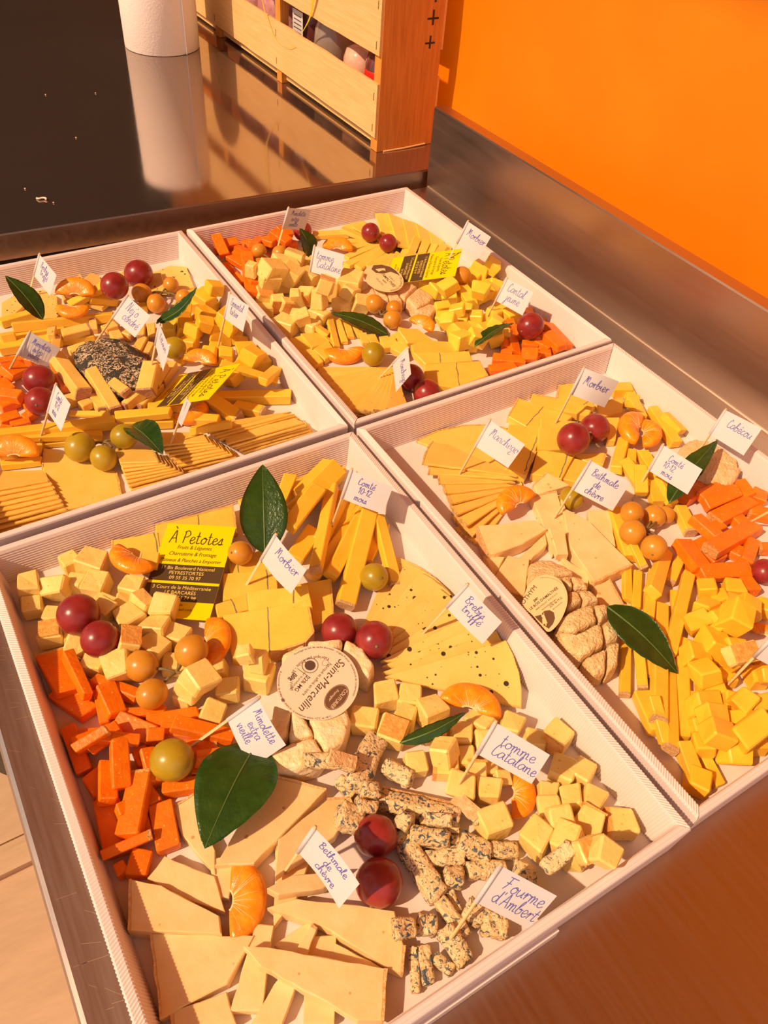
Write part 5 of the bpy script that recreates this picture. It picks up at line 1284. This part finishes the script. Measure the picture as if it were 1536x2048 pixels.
def disc_frame(C, X1, zc, tilt=None):
    """frame on a label: centre pixel C, reading-direction pixel X1, resting height zc"""
    o = at_z(*C, zc); a = at_z(*X1, zc); ux = a - o; ux[2] = 0; ux /= np.linalg.norm(ux); uy = np.array([-ux[1], ux[0], 0])
    if tilt is not None:
        n = np.array([tilt[0], tilt[1], 1.]); n /= np.linalg.norm(n); ux -= n * (ux @ n); ux /= np.linalg.norm(ux); uy = np.cross(n, ux)
    n = np.cross(ux, uy)
    return lambda x, y, off=0.: o + ux * x + uy * y + n * off
def circ(f, r, off, n=64, cx=0, cy=0, ry=None): return [f(cx + r * math.cos(a), cy + (ry or r) * math.sin(a), off) for a in np.linspace(0, 2 * math.pi, n, endpoint=False)]
def flat(pts): return pts, [tuple(range(len(pts)))]
BOX[0] = 'A'
f = disc_frame((636, 1363), (578, 1428), .030, (-.05, -.12))
r = .0268
f0 = f; f = lambda x, y, off=0.: f0(x * .9, y * .9, off)
lb = mk('paper_label', *rings([circ(f0, r, -.0004), circ(f0, r, 0)]), 'label_cream', label='round cream paper label lying on the creamy round soft cheese', cat='label')
P = [placed(printed('Saint-Marcellin', .0088, shear=.25), lambda p, q: f(p * .95, q + .0015, .00012)),
     placed(printed('Fabriqué et affiné en Isère', .0034), lambda p, q: f(p * .9 - .001, q - .0028, .00012)),
     placed(printed('22% MG', .0042, bold=.00005), lambda p, q: f(p + .0085, q - .0095, .00012)), placed(printed('sur le produit fini', .0024), lambda p, q: f(p + .0085, q - .0125, .00012)),
     placed(printed('80g', .0048, bold=.00006), lambda p, q: f(p + .0085, q - .0180, .00012))]
seal = []
for k in range(36):
    a = 2 * math.pi * k / 36; c_, s_ = math.cos(a), math.sin(a)
    seal.append(([f(-.0065 + (.0058) * math.cos(a - .05), -.0125 + .0058 * math.sin(a - .05), .00012), f(-.0065 + .0066 * c_, -.0125 + .0066 * s_, .00012), f(-.0065 + .0058 * math.cos(a + .05), -.0125 + .0058 * math.sin(a + .05), .00012)], [(0, 1, 2)]))
def ringband(cx, cy, r0, r1, off, n=48, k=1.):
    A = [(cx + r0 * math.cos(a), cy + k * r0 * math.sin(a)) for a in np.linspace(0, 2 * math.pi, n, endpoint=False)]; B = [(cx + r1 * math.cos(a), cy + k * r1 * math.sin(a)) for a in np.linspace(0, 2 * math.pi, n, endpoint=False)]
    V = [f(*p, off) for p in A + B]; return V, [(i, (i + 1) % n, n + (i + 1) % n, n + i) for i in range(n)]
P += seal + [ringband(-.0065, -.0125, .0056, .0059, .00012), flat(circ(f, .0040, .00012, 32, -.0065, -.0125)), ringband(-.0150, -.0050, .0026, .0028, .00012, 24, .8), flat([f(.0010, -.0060, .00012), f(.0014, -.0060, .00012), f(.0014, -.0185, .00012), f(.0010, -.0185, .00012)])]
P += [placed(bend_text(printed('Fabriqué par Étoile - 38470 Vinay', .0036), .0205, -math.pi / 2 - .15, -1), lambda p, q: f(p, q, .00012)),
      placed(bend_text(printed('Fromage au lait de vache thermisé - origine France - température de conservation', .0022), .0272, math.pi, 1), lambda p, q: f(p, q, .00012)),
      placed(bend_text(printed('À consommer de préférence avant le - à conserver entre +2°C et +8°C', .0022), .0290, -.1, -1), lambda p, q: f(p, q, .00012))]
mk('print', *join(P), 'print_dark', parent=lb)
ov = mk('dark_oval', *flat(circ(f, .0112, .00013, 48, .0015, .0180, .0072)), 'label_brown', parent=lb)
mk('oval_lettering', *join([placed(printed('COUTURIER', .0040), lambda p, q: f(p * .82 + .0015, q + .0190, .00022)), placed(printed('Fromager', .0028, shear=.3), lambda p, q: f(p + .0015, q + .0148, .00022)), ringband(.0015, .0180, .0104, .0106, .00022, 48, .64)]), 'label_cream', parent=ov)
# teardrop label on the oval goat cheese
BOX[0] = 'D'
crop(1040, 1100, 6.98)
out = [(30, 740), (110, 500), (250, 372), (420, 352), (560, 420), (650, 570), (660, 740), (600, 920), (500, 1070), (395, 1140), (300, 1050), (170, 900), (90, 830)]
zl = .034; slope = lambda p: zl + .18 * ((p[0] - at_z(*g(350, 750), zl)[0]))
def onl(x, y, off=0.):
    X, Y = g(x, y); o = at_z(*g(350, 750), zl); p = at_plane(X, Y, zl - .25 * o[0] - 0 + off, .25, 0.); return p
poly = smoothpts([onl(*p) for p in out] + [onl(*out[0])], 4)[:-1][::-1]
lb = mk('paper_label', *rings([[p - np.array([0, 0, .0004]) for p in poly], poly]), 'label_tan', label='tan teardrop paper label with goat emblem on the oval goat cheese', cat='label')
def onw(VF, ox, oy, ang, sc):
    a = math.radians(ang); c_, s_ = math.cos(a), math.sin(a)
    return [onl(ox + sc * (x * c_ + y * s_), oy + sc * (x * s_ - y * c_), .00025) for x, y, z in VF[0]], VF[1]
mk('print', *join([onw(printed("LE BOIS D'AMALTHÉE", 1., bold=.01), 340, 690, -38, 52), onw(printed('46800 CAZILLAC  05 65 32 32 32', 1.), 375, 728, -38, 27), onw(printed('leboisamalthee@orange.fr', 1.), 410, 765, -38, 24), onw(printed('par', 1., bold=.02), 228, 700, -38, 58),
     onw(printed('22% de M.G', 1.), 505, 740, -38, 44), onw(printed('dans le produit fini', 1.), 525, 785, -38, 22), onw(printed('ROTHYM', 1., 'RIGHT'), 240, 520, -52, 88), onw(bend_text(printed('Fromage fermier au lait cru de chèvre - élaboré à la ferme', .11), 2.9, math.pi / 2 - .25), 350, 750, 0, 125)]), 'print_dark', parent=lb)
em = mk('emblem_patch', [onl(x, y, .00025) for x, y in [(205, 925), (290, 905), (340, 850), (410, 838), (470, 870), (488, 950), (460, 1030), (400, 1100), (330, 1050), (260, 985)]], [tuple(range(10))], 'label_brown', parent=lb)
mk('goat_emblem', *join([(lambda q: ([onl(x, y, .0005) for x, y in q], [tuple(range(len(q)))]))(q) for q in
     ([(310, 960), (350, 930), (375, 1000), (385, 1020), (372, 1022), (368, 1060), (358, 1060), (350, 1030), (330, 1030), (325, 1065), (314, 1062), (312, 1010)], [(318, 955), (300, 930), (312, 905), (335, 900), (350, 930)], [(300, 930), (296, 890), (306, 890), (312, 908)], [(328, 900), (330, 875), (338, 878), (337, 902)])]), 'label_tan', parent=em)
# oval label on the goat log
BOX[0] = 'C'
crop(370, 380, 3.072)
f = disc_frame(g(1220, 540), g(1300, 610), .030, (-.08, -.10))
lb = mk('paper_label', *rings([circ(f, .0265, -.0004, ry=.021), circ(f, .0265, 0, ry=.021)]), 'label_tan', label='oval tan paper label with brown emblem on the sliced goat log', cat='label')
em = mk('emblem_patch', *flat([f(*p, .00012) for p in [(-.0255, .002), (-.022, .011), (-.014, .0175), (-.004, .0195), (.004, .0185), (-.006, .013), (-.0065, .004), (-.012, -.003), (-.020, -.004)]]), 'label_brown', parent=lb)
mk('goat_emblem', *flat([f(*p, .0002) for p in [(-.018, .0), (-.012, .001), (-.0125, .006), (-.010, .009), (-.0145, .0105), (-.0165, .006)]]), 'label_tan', parent=em)
mk('print', *join([placed(printed("AMALTHÉE", .0052, bold=.00006), lambda p, q: f(p + .007, q + .001, .00012)), placed(printed('le bois d', .003), lambda p, q: f(p + .006, q + .0065, .00012)), placed(printed('22% de M.G', .003), lambda p, q: f(p + .004, q - .0085, .00012)), placed(printed('46800', .003), lambda p, q: f(p + .006, q - .0035, .00012)),
     placed(bend_text(printed('LAIT CRU DE CHÈVRE FERMIER', .0030), .0175, math.pi / 2 - .7), lambda p, q: f(p * 1.3, q, .00012))]), 'print_dark', parent=lb)

# ------------------------------------------------------------------ flags
crop(0, 0, 1)
def FL(box, text, lines, TL, TR, BR, BLc, base, extra='', **k):
    BOX[0] = box
    lab = {'A': 'blue cheese box', 'B': 'ash cheese box', 'C': 'Cantal box', 'D': 'Cabécou box'}[box]
    flag(f"white paper flag reading '{text}' on a toothpick in the {lab}", lines, TL, TR, BR, BLc, base, **k)
FL('A', 'Comté 10-12 mois', ['Comté', '10-12', 'mois'], (703, 940), (786, 974), (766, 1028), (683, 996), (665, 1049), start=(.24, .34), xh=.115, bend=.1)
FL('A', 'Morbier', ['Morbier'], (551, 1070), (613, 1140), (582, 1188), (522, 1119), (493, 1170), start=(.22, .45), xh=.16, bend=.15)
FL('A', 'Brebis truffé', ['Brebis', 'truffé'], (934, 1170), (1004, 1244), (965, 1288), (892, 1212), (845, 1267), start=(.18, .40), xh=.14, bend=.1)
FL('A', 'Tomme Catalane', ['tomme', 'Catalane'], (991, 1445), (1100, 1510), (1063, 1568), (957, 1508), (916, 1573), start=(.20, .46), step=.34, xh=.17, offs=(.03, -.02, 0))
FL('A', 'Mimolette extra vieille', ['Mimolette', 'extra', 'vieille'], (517, 1396), (572, 1490), (504, 1536), (454, 1438), (378, 1496), start=(.16, .30), step=.26, xh=.115, offs=(0, .12, .02), bend=.2)
FL('A', 'Bethmale de chèvre', ['Bethmale', 'de', 'chèvre'], (629, 1656), (719, 1768), (678, 1817), (595, 1702), (571, 1739), start=(.18, .33), step=.27, xh=.115, offs=(.02, .22, .14), bend=-.15)
FL('A', "Fourme d'Ambert", ['Fourme', "d'Ambert"], (1001, 1731), (1114, 1792), (1057, 1858), (951, 1804), (901, 1879), start=(.20, .44), step=.37, xh=.17, offs=(.02, -.02, 0))
FL('D', 'Manchego', ['Manchego'], (980, 840), (1050, 889), (1016, 936), (950, 892), (919, 949), start=(.17, .45), xh=.15)
FL('D', 'Morbier', ['Morbier'], (1168, 736), (1238, 763), (1209, 815), (1142, 789), (1112, 846), start=(.17, .52), xh=.16)
FL('D', 'Bethmale de chèvre', ['Bethmale', 'de', 'chèvre'], (1181, 921), (1261, 965), (1225, 1022), (1148, 981), (1108, 1038), start=(.18, .36), step=.27, xh=.115, offs=(.0, .16, .06))
FL('D', 'Comté 10-12 mois', ['Comté', '10-12', 'mois'], (1326, 890), (1405, 939), (1375, 989), (1300, 942), (1265, 999), start=(.22, .36), step=.26, xh=.115, offs=(.04, 0, .04))
FL('D', 'Cabécou', ['Cabécou'], (1451, 820), (1524, 857), (1487, 911), (1422, 870), (1399, 901), start=(.24, .48), xh=.15)
BOX[0] = 'D'
flag('blank side of a paper flag standing in the emmental cubes', [], (1548, 1272), (1640, 1330), (1610, 1370), (1513, 1315), (1452, 1372))
flag('paper flag on a toothpick stuck in the mimolette by the right wall', [], (1585, 998), (1660, 1040), (1630, 1085), (1551, 1014), (1501, 1043))
FL('C', 'Mimolette extra vieille', ['Mimolette', 'extra', 'vieille'], (577, 416), (622, 419), (609, 460), (569, 458), (556, 492), start=(.2, .34), step=.26, xh=.115)
FL('C', 'Tomme Catalane', ['tomme', 'Catalane'], (629, 492), (689, 509), (679, 561), (619, 543), (616, 566), start=(.12, .42), step=.33, xh=.15)
FL('C', 'Manchego', ['Manchego'], (816, 696), (822, 748), (792, 784), (787, 728), (757, 757), start=(.2, .55), xh=.15)
FL('C', 'Morbier', ['Morbier'], (936, 443), (982, 474), (958, 515), (914, 487), (898, 518), start=(.17, .50), xh=.16, hp=.027)
FL('C', 'Cantal jeune', ['Cantal', 'jeune'], (1014, 557), (1067, 585), (1045, 631), (991, 601), (973, 637), start=(.18, .42), step=.36, xh=.17)
FL('B', 'Brebis truffé', ['Brebis', 'truffé'], (79, 509), (113, 550), (100, 592), (66, 550), (57, 592), start=(.2, .4), xh=.14)
FL('B', "Néj'o cendré", ["Nej'o", 'cendré'], (255, 592), (301, 632), (270, 675), (225, 636), (190, 687), start=(.2, .42), step=.36, xh=.17)
FL('B', 'Mimolette extra vieille', ['Mimolette', 'extra', 'vieille'], (60, 664), (121, 697), (96, 738), (38, 712), (10, 756), start=(.2, .36), step=.26, xh=.115, offs=(0, .12, .06))
FL('B', 'Comté 10-12 mois', ['Comté', '10-12', 'mois'], (112, 769), (141, 809), (122, 863), (95, 824), (80, 880), start=(.2, .34), step=.26, xh=.115)
FL('B', 'Tétoun', ['Tétoun'], (319, 649), (339, 696), (326, 743), (307, 688), (302, 733), start=(.18, .42), xh=.14)
FL('B', 'Emmental laitier', ['Emmental', 'laitier'], (460, 587), (498, 612), (486, 664), (449, 636), (437, 691), start=(.14, .38), step=.32, xh=.14)
FL('B', 'M', ['M'], (374, 797), (382, 807), (363, 853), (356, 844), (340, 892), start=(.2, .5), xh=.2, hp=.022)

# ================================================================== things on the rear counter
def crate():
    z0 = .019
    c_ = empty('wooden_crate', (.72, 1.30, z0), 'wooden slatted produce crate standing on the rear counter', 'crate')
    x0, x1, y0, y1 = .664, .764, .966, 1.98; top = .36
    th = .0
    def pb(name, m_, *b, parent=c_): return mk(name, *boxmesh(*b), m_, parent=parent)
    e1 = pb('end_panel', 'end_wood', x0 + .003, x1, y0, y0 + .018, z0 + .0005, top)
    e2 = pb('end_panel', 'end_wood', x0 + .003, x1, y1 - .018, y1, z0 + .0005, top)
    def rough_slat(name, xa, xb, ya, yb, za, zb, seed):
        n = 26; R = []
        for i in range(n + 1):
            y = ya + (yb - ya) * i / n; a = .0012 * noise.noise(Vector((y * 28, seed, 0))) + .0007 * noise.noise(Vector((y * 90, seed, 2))); b_ = .0015 * noise.noise(Vector((y * 22, seed, 5)))
            R.append([np.array(p) for p in ((xa, y, za + b_), (xa, y, zb + a), (xb, y, zb + a), (xb, y, za + b_))])
        return mk(name, *rings(R), 'slat_wood', parent=c_)
    for i, (za, zb) in enumerate(((.040, .112), (.147, .225), (.26, .34))):
        sl = rough_slat('slat', x0 - .001, x0 + .0028, y0 + .001, y1, za, zb, 3.1 * i)
        for y in (y0 + .009, y0 + .33, y0 + .60, y1 - .05):
            for z in (za + .012, zb - .018):
                mk('staple', *boxmesh(x0 - .0016, x0 - .0008, y - .0006, y + .0006, z - .005, z + .005), 'staple', parent=sl)
        rough_slat('slat', x1, x1 + .004, y0 + .001, y1, za, zb, 3.1 * i + 20)
    for y in (y0 + .32, y0 + .592, y1 - .062):
        pb('post', 'end_wood', x0 + .003, x0 + .018, y, y + .018, z0 + .0005, top)
    pb('bottom_board', 'slat_wood', x0 + .019, x0 + .06, y0 + .019, y1 - .019, .030, .034)
    pb('bottom_board', 'slat_wood', x0 + .065, x1 - .002, y0 + .019, y1 - .019, .030, .034)
    pb('cross_rail', 'slat_wood', x0 + .012, x0 + .018, y0 + .019, y1 - .02, .024, .030)
    # pen crosses on the end panel
    for zc, s in ((.158, 1.), (.188, 1.15), (.214, 1.)):
        xx = .7445 + (zc - .158) * .05
        mk('pen_cross', *join([boxmesh(xx - .008 * s, xx + .008 * s, y0 - .0004, y0 - .0001, zc - .0013, zc + .0011), boxmesh(xx - .0014, xx + .0014, y0 - .0005, y0 - .0001, zc - .007 * s, zc + .009 * s)]), 'marker', parent=e1)
    mk('splinter', *tube([(x0 + .014, y0 - .002, z0 + .001), (x0 + .05, y0 - .003, z0 + .0015), (x0 + .088, y0 - .001, z0 + .002)], .0012, 6), 'slat_wood', parent=e1)
    def lathe(name, cx, cy, prof, m_, label, cat, parts=()):
        R = [[np.array((cx + r * math.cos(a), cy + r * math.sin(a), z)) for a in np.linspace(0, 2 * math.pi, 32, endpoint=False)] for r, z in prof]
        o = mk(name, *rings(R), m_, smooth=True, label=label, cat=cat)
        for pn, pp, pm in parts:
            mk(pn, *rings([[np.array((cx + r * math.cos(a), cy + r * math.sin(a), z)) for a in np.linspace(0, 2 * math.pi, 32, endpoint=False)] for r, z in pp]), pm, parent=o, smooth=True)
        return o
    zb = .0342
    lathe('dark_jar', .707, 1.022, [(.018, zb), (.027, zb + .004), (.0285, zb + .06), (.0285, zb + .085), (.024, zb + .099), (.012, zb + .105), (.002, zb + .106)], 'jar_dark', 'dark glossy round-topped jar at the near end of the crate', 'jar', [('red_band', [(.0289, zb + .062), (.0292, zb + .063), (.0292, zb + .078), (.0289, zb + .079)], 'jar_red')])
    lathe('pale_jar', .706, 1.085, [(.018, zb), (.027, zb + .004), (.0285, zb + .055), (.0285, zb + .075), (.024, zb + .088), (.012, zb + .094), (.002, zb + .095)], 'jar_pale', 'pale pink shiny domed jar in the crate beside the dark jar', 'jar')
    lathe('glass_jar', .712, 1.185, [(.020, zb), (.031, zb + .004), (.032, zb + .07), (.030, zb + .09), (.026, zb + .10), (.026, zb + .113), (.0235, zb + .113), (.0235, zb + .10), (.0275, zb + .088), (.029, zb + .07), (.028, zb + .006), (.002, zb + .004)], 'glass', 'clear glass jar with threaded rim in the crate', 'jar', [('thread', [(.0262, zb + .103), (.0272, zb + .104), (.0272, zb + .106), (.0262, zb + .107)], 'glass')])
    # packets: soft pillow bags
    def pillow(name, cx, cy, sx, sy, h, m_, label, print_=False):
        V, F = [], []; n = 16; k = 10
        for i in range(n + 1):
            for j in range(2 * k):
                t_ = i / n; a = 2 * math.pi * j / (2 * k); pinch = max(.06, math.sin(math.pi * min(max(t_, .03), .97)) ** .35)
                w_ = noise.noise(Vector((math.cos(a) * 2, math.sin(a) * 2, t_ * 6 + cy * 9))) * .003
                V.append((cx + (sx * pinch + w_) * math.cos(a), cy + (sy + w_) * math.sin(a), zb + h * t_))
        for i in range(n):
            for j in range(2 * k):
                q = (j + 1) % (2 * k); F.append((i * 2 * k + j, i * 2 * k + q, (i + 1) * 2 * k + q, (i + 1) * 2 * k + j))
        F.append(tuple(range(2 * k - 1, -1, -1))); F.append(tuple(n * 2 * k + j for j in range(2 * k)))
        o = mk(name, V, F, m_, smooth=True, label=label, cat='packet')
        if print_:
            xf = cx - sx - .0016
            lb_ = mk('paper_label', *boxmesh(xf - .0006, xf, cy - .018, cy + .018, zb + .055, zb + .10), 'paper', parent=o)
            mk('print', *join([boxmesh(xf - .0009, xf - .0007, cy - .013, cy + .013, zb + .062 + .006 * i, zb + .0635 + .006 * i) for i in range(6)]), 'print_dark', parent=lb_)
        return o
    pillow('packet', .715, 1.255, .030, .030, .13, 'jar_dark', 'dark packet with a lined white label inside the crate', True)
    pillow('packet', .712, 1.38, .034, .060, .16, 'packet', 'shiny pink plastic packet in the far half of the crate')
    pillow('packet', .712, 1.50, .034, .050, .15, 'packet', 'pink plastic packet at the far end of the crate')
    # yellow curling ribbon hanging over the slats
    def rib(pts, w0, w1, name, parent=None, **k):
        P_ = smoothpts(pts, 8); V, F = [], []; n = len(P_)
        for i, p in enumerate(P_):
            w_ = w0 + (w1 - w0) * (i / (n - 1)); V += [p + np.array([0, w_ / 2, 0]), p - np.array([0, w_ / 2, 0]), p + np.array([-.0003, w_ / 2, 0]), p + np.array([-.0003, -w_ / 2, 0])]
            if i: a = 4 * i; F += [(a - 4, a - 3, a + 1, a), (a - 2, a + 2, a + 3, a - 1), (a - 4, a, a + 2, a - 2), (a - 3, a - 1, a + 3, a + 1)]
        return mk(name, V, F, 'ribbon', parent=parent, smooth=True, **k)
    X = x0 - .004
    ro = empty('gift_ribbon', (X, 1.2, .12), 'yellow curling gift ribbon hanging over the crate slats', 'ribbon')
    rib([(X, 1.135, .235), (X - .004, 1.145, .19), (X, 1.165, .15), (X, 1.195, .118)], .010, .001, 'strand', ro)
    rib([(X, 1.33, .26), (X - .003, 1.345, .20), (X - .002, 1.34, .14), (X, 1.30, .09), (X, 1.25, .085), (X, 1.22, .095)], .003, .0015, 'strand', ro)
crate()
# paper roll
def roll():
    cx, cy, z0, r = .549, 1.544, .0192, .067; h = .24
    o = empty('paper_roll', (cx, cy, z0), 'white kitchen paper roll standing on the dark counter', 'paper roll')
    ang = np.linspace(0, 2 * math.pi, 64, endpoint=False)
    mk('paper', *rings([[np.array((cx + q * math.cos(a), cy + q * math.sin(a), z)) for a in ang] for q, z in ((r - .001, z0 + .0003), (r, z0 + .0013), (r, z0 + h - .001), (r - .001, z0 + h), (.022, z0 + h), (.022, z0 + .0003))], False, False), 'towel', parent=o, smooth=True)
    mk('core_tube', *rings([[np.array((cx + q * math.cos(a), cy + q * math.sin(a), z)) for a in ang] for q, z in ((.0215, z0 + .0003), (.0215, z0 + h), (.020, z0 + h), (.020, z0 + .0003))], False, False), 'core', parent=o, smooth=True)
    a = 1.9 + math.pi
    mk('loose_sheet_edge', *boxmesh(cx + r * math.cos(a) - .0006, cx + r * math.cos(a) + .0004, cy + r * math.sin(a) - .004, cy + r * math.sin(a) + .001, z0 + .001, z0 + h), 'towel', parent=o)
roll()
# crumbs left on the counter
for (x, y, s, lab) in ((85, 398, 1, 'curled cheese shaving lying on the dark counter'),):
    p = at_z(x, y, .0200); mk('cheese_shaving', *tube(smoothpts([p + np.array(q) for q in ((-.006, .005, 0), (-.004, .001, .0008), (.001, .001, .001), (.004, -.002, .001), (.003, -.004, .0004))], 5), .0011, 6), 'crumb', smooth=True, label=lab, cat='crumb')
for (x, y) in ((91, 189), (191, 186), (152, 275), (107, 405), (50, 377)):
    p = at_z(x, y, .0199); mk('cheese_crumb', *sphere(p, .0011, (1, .8, .7), None, 8, 6), 'crumb', smooth=True, label='tiny pale cheese crumb on the dark counter', cat='crumb', group='crumbs on the counter')

# ------------------------------------------------------------------ labels: say which piece by what lies beside it
def landmark(box, x, y, z, phrase): LM.append((box, at_z(x, y, z), phrase))
for q in (('A', 180, 1250, .03, 'the two red grapes on tomme'), ('A', 320, 1345, .02, 'the amber grape stem'), ('A', 344, 1520, .03, 'the olive grape'), ('A', 375, 1140, .03, 'the yellow card'), ('A', 258, 1123, .02, 'the mandarin left of the card'),
          ('A', 714, 1270, .03, 'the red grapes behind the labelled cheese'), ('A', 755, 1715, .03, 'the red grapes on blue cheese'), ('A', 945, 1398, .015, 'the mandarin on truffled slices'), ('A', 1045, 1590, .02, 'the mandarin under the flag'), ('A', 492, 1798, .02, 'the long mandarin segment'),
          ('A', 470, 1610, .03, 'the broad leaf'), ('A', 535, 1030, .04, 'the upright leaf'), ('A', 860, 1480, .02, 'the narrow leaf'), ('A', 205, 1640, .012, 'the left wall'), ('A', 1190, 1650, .012, 'the front right corner'), ('A', 1150, 1510, .012, 'the right wall'), ('A', 250, 1470, .02, 'the back of its heap'), ('D', 1484, 1305, .03, 'the lone tomme cube'), ('D', 1430, 1540, .01, 'the front wall'), ('D', 1420, 1240, .02, 'the mimolette heap'), ('A', 748, 1154, .02, 'the olive grape by comté'),
          ('D', 1168, 868, .03, 'the red grape pair'), ('D', 1295, 1060, .03, 'the five amber grapes'), ('D', 1026, 1000, .02, 'the single mandarin'), ('D', 1280, 860, .03, 'the paired mandarin'), ('D', 1285, 1280, .03, 'the broad leaf'), ('D', 1150, 1230, .02, 'the oval cheese'), ('D', 1528, 1143, .03, 'the dark red grape'), ('D', 1528, 1262, .03, 'the mandarin in emmental'), ('D', 1370, 960, .02, 'the upright leaf'),
          ('C', 530, 515, .03, 'the corner amber grapes'), ('C', 770, 625, .03, 'the three amber grapes'), ('C', 758, 475, .02, 'the two red grapes on slices'), ('C', 1061, 652, .03, 'the single red grape'), ('C', 838, 770, .02, 'the red grapes by the front wall'), ('C', 747, 709, .02, 'the green grape'), ('C', 870, 530, .03, 'the yellow card'), ('C', 690, 706, .02, 'the mandarin beside the green grape'), ('C', 848, 648, .02, 'the mandarin beside cantal'), ('C', 980, 690, .03, 'the slim leaf'), ('C', 720, 650, .03, 'the dark pointed leaf'),
          ('B', 253, 560, .03, 'the two red grapes on truffled slices'), ('B', 320, 590, .03, 'the amber grapes'), ('B', 200, 895, .03, 'the olive grapes'), ('B', 80, 780, .03, 'the red grapes on mimolette'), ('B', 348, 696, .03, 'the lone green grape'), ('B', 390, 770, .03, 'the tilted yellow card'), ('B', 32, 902, .02, 'the mandarin by the olive grapes'), ('B', 403, 719, .03, 'the mandarin behind the card'), ('B', 300, 905, .02, 'the drooping leaf'), ('B', 40, 600, .03, 'the long leaf'), ('B', 148, 600, .02, 'the mandarin pair')): landmark(*q)
BASE = {'tomme_cube': ('pale tomme cube', 'orange-rinded tomme cube'), 'morbier_slice': ('yellow morbier slice', 'rinded morbier slice'), 'comte_stick': ('yellow comté stick', 'rind-ended comté stick'), 'truffle_slice': ('peppered truffled slice',) * 2, 'mimolette_stick': ('orange mimolette stick', 'rind-ended mimolette stick'),
        'goat_tomme_wedge': ('cream goat wedge', 'rinded cream goat wedge'), 'blue_cheese_chunk': ('blue-veined chunk', 'rinded blue-veined chunk'), 'manchego_slice': ('thin manchego slice',) * 2, 'emmental_cube': ('golden emmental piece',) * 2, 'ewe_cheese_slice': ('pale yellow ewe slice',) * 2, 'cantal_cube': ('bright cantal cube',) * 2, 'rinded_cheese_stick': ('brown-ended cheese stick',) * 2}
SETS = {}
for rec in AUTO:
    o, box, c, ln, top, rd = rec; base = BASE[o.name.split('.')[0]][rd]
    lm = min((l for l in LM if l[0] == box), key=lambda l: np.linalg.norm((l[1] - c)[:2])); d = np.linalg.norm((lm[1] - c)[:2])
    SETS.setdefault((base, box, lm[2]), []).append((d, rec))
for (base, box, ph), L in SETS.items():
    adj = {}; size = 'longest' if 'stick' in base else 'largest'; small = 'shortest' if 'stick' in base else 'smallest'
    L.sort(key=lambda q: q[0])
    if len(L) > 1: adj[id(L[0][1])] = ('', 'closest to')
    rest = [q for q in L if id(q[1]) not in adj]
    for word, key, sgn in (('topmost', lambda r: r[4], -1), (size, lambda r: r[3], -1), (small, lambda r: r[3], 1), ('lowest', lambda r: r[4], 1)):
        if len(L) < 3 or not rest: break
        k = sorted(L, key=lambda q: sgn * key(q[1]))
        if id(k[0][1]) not in adj and abs(key(k[0][1]) - key(k[1][1])) > (.0008 if word in ('topmost', 'lowest') else .0005):
            adj[id(k[0][1])] = (word + ' ', 'near'); rest = [q for q in rest if q[1] is not k[0][1]]
    if len(L) > 2 and len(rest) > 1: adj[id(rest[-1][1])] = ('', 'set off from')
    for d, rec in L:
        a, p = adj.get(id(rec), ('', 'near')); rec[0]['label'] = f"{a}{base} {p} {ph}, {INBOX[box]}"
bpy.data.objects.remove(_to)
for o in bpy.data.objects:
    if '_o' in o: del o['_o']
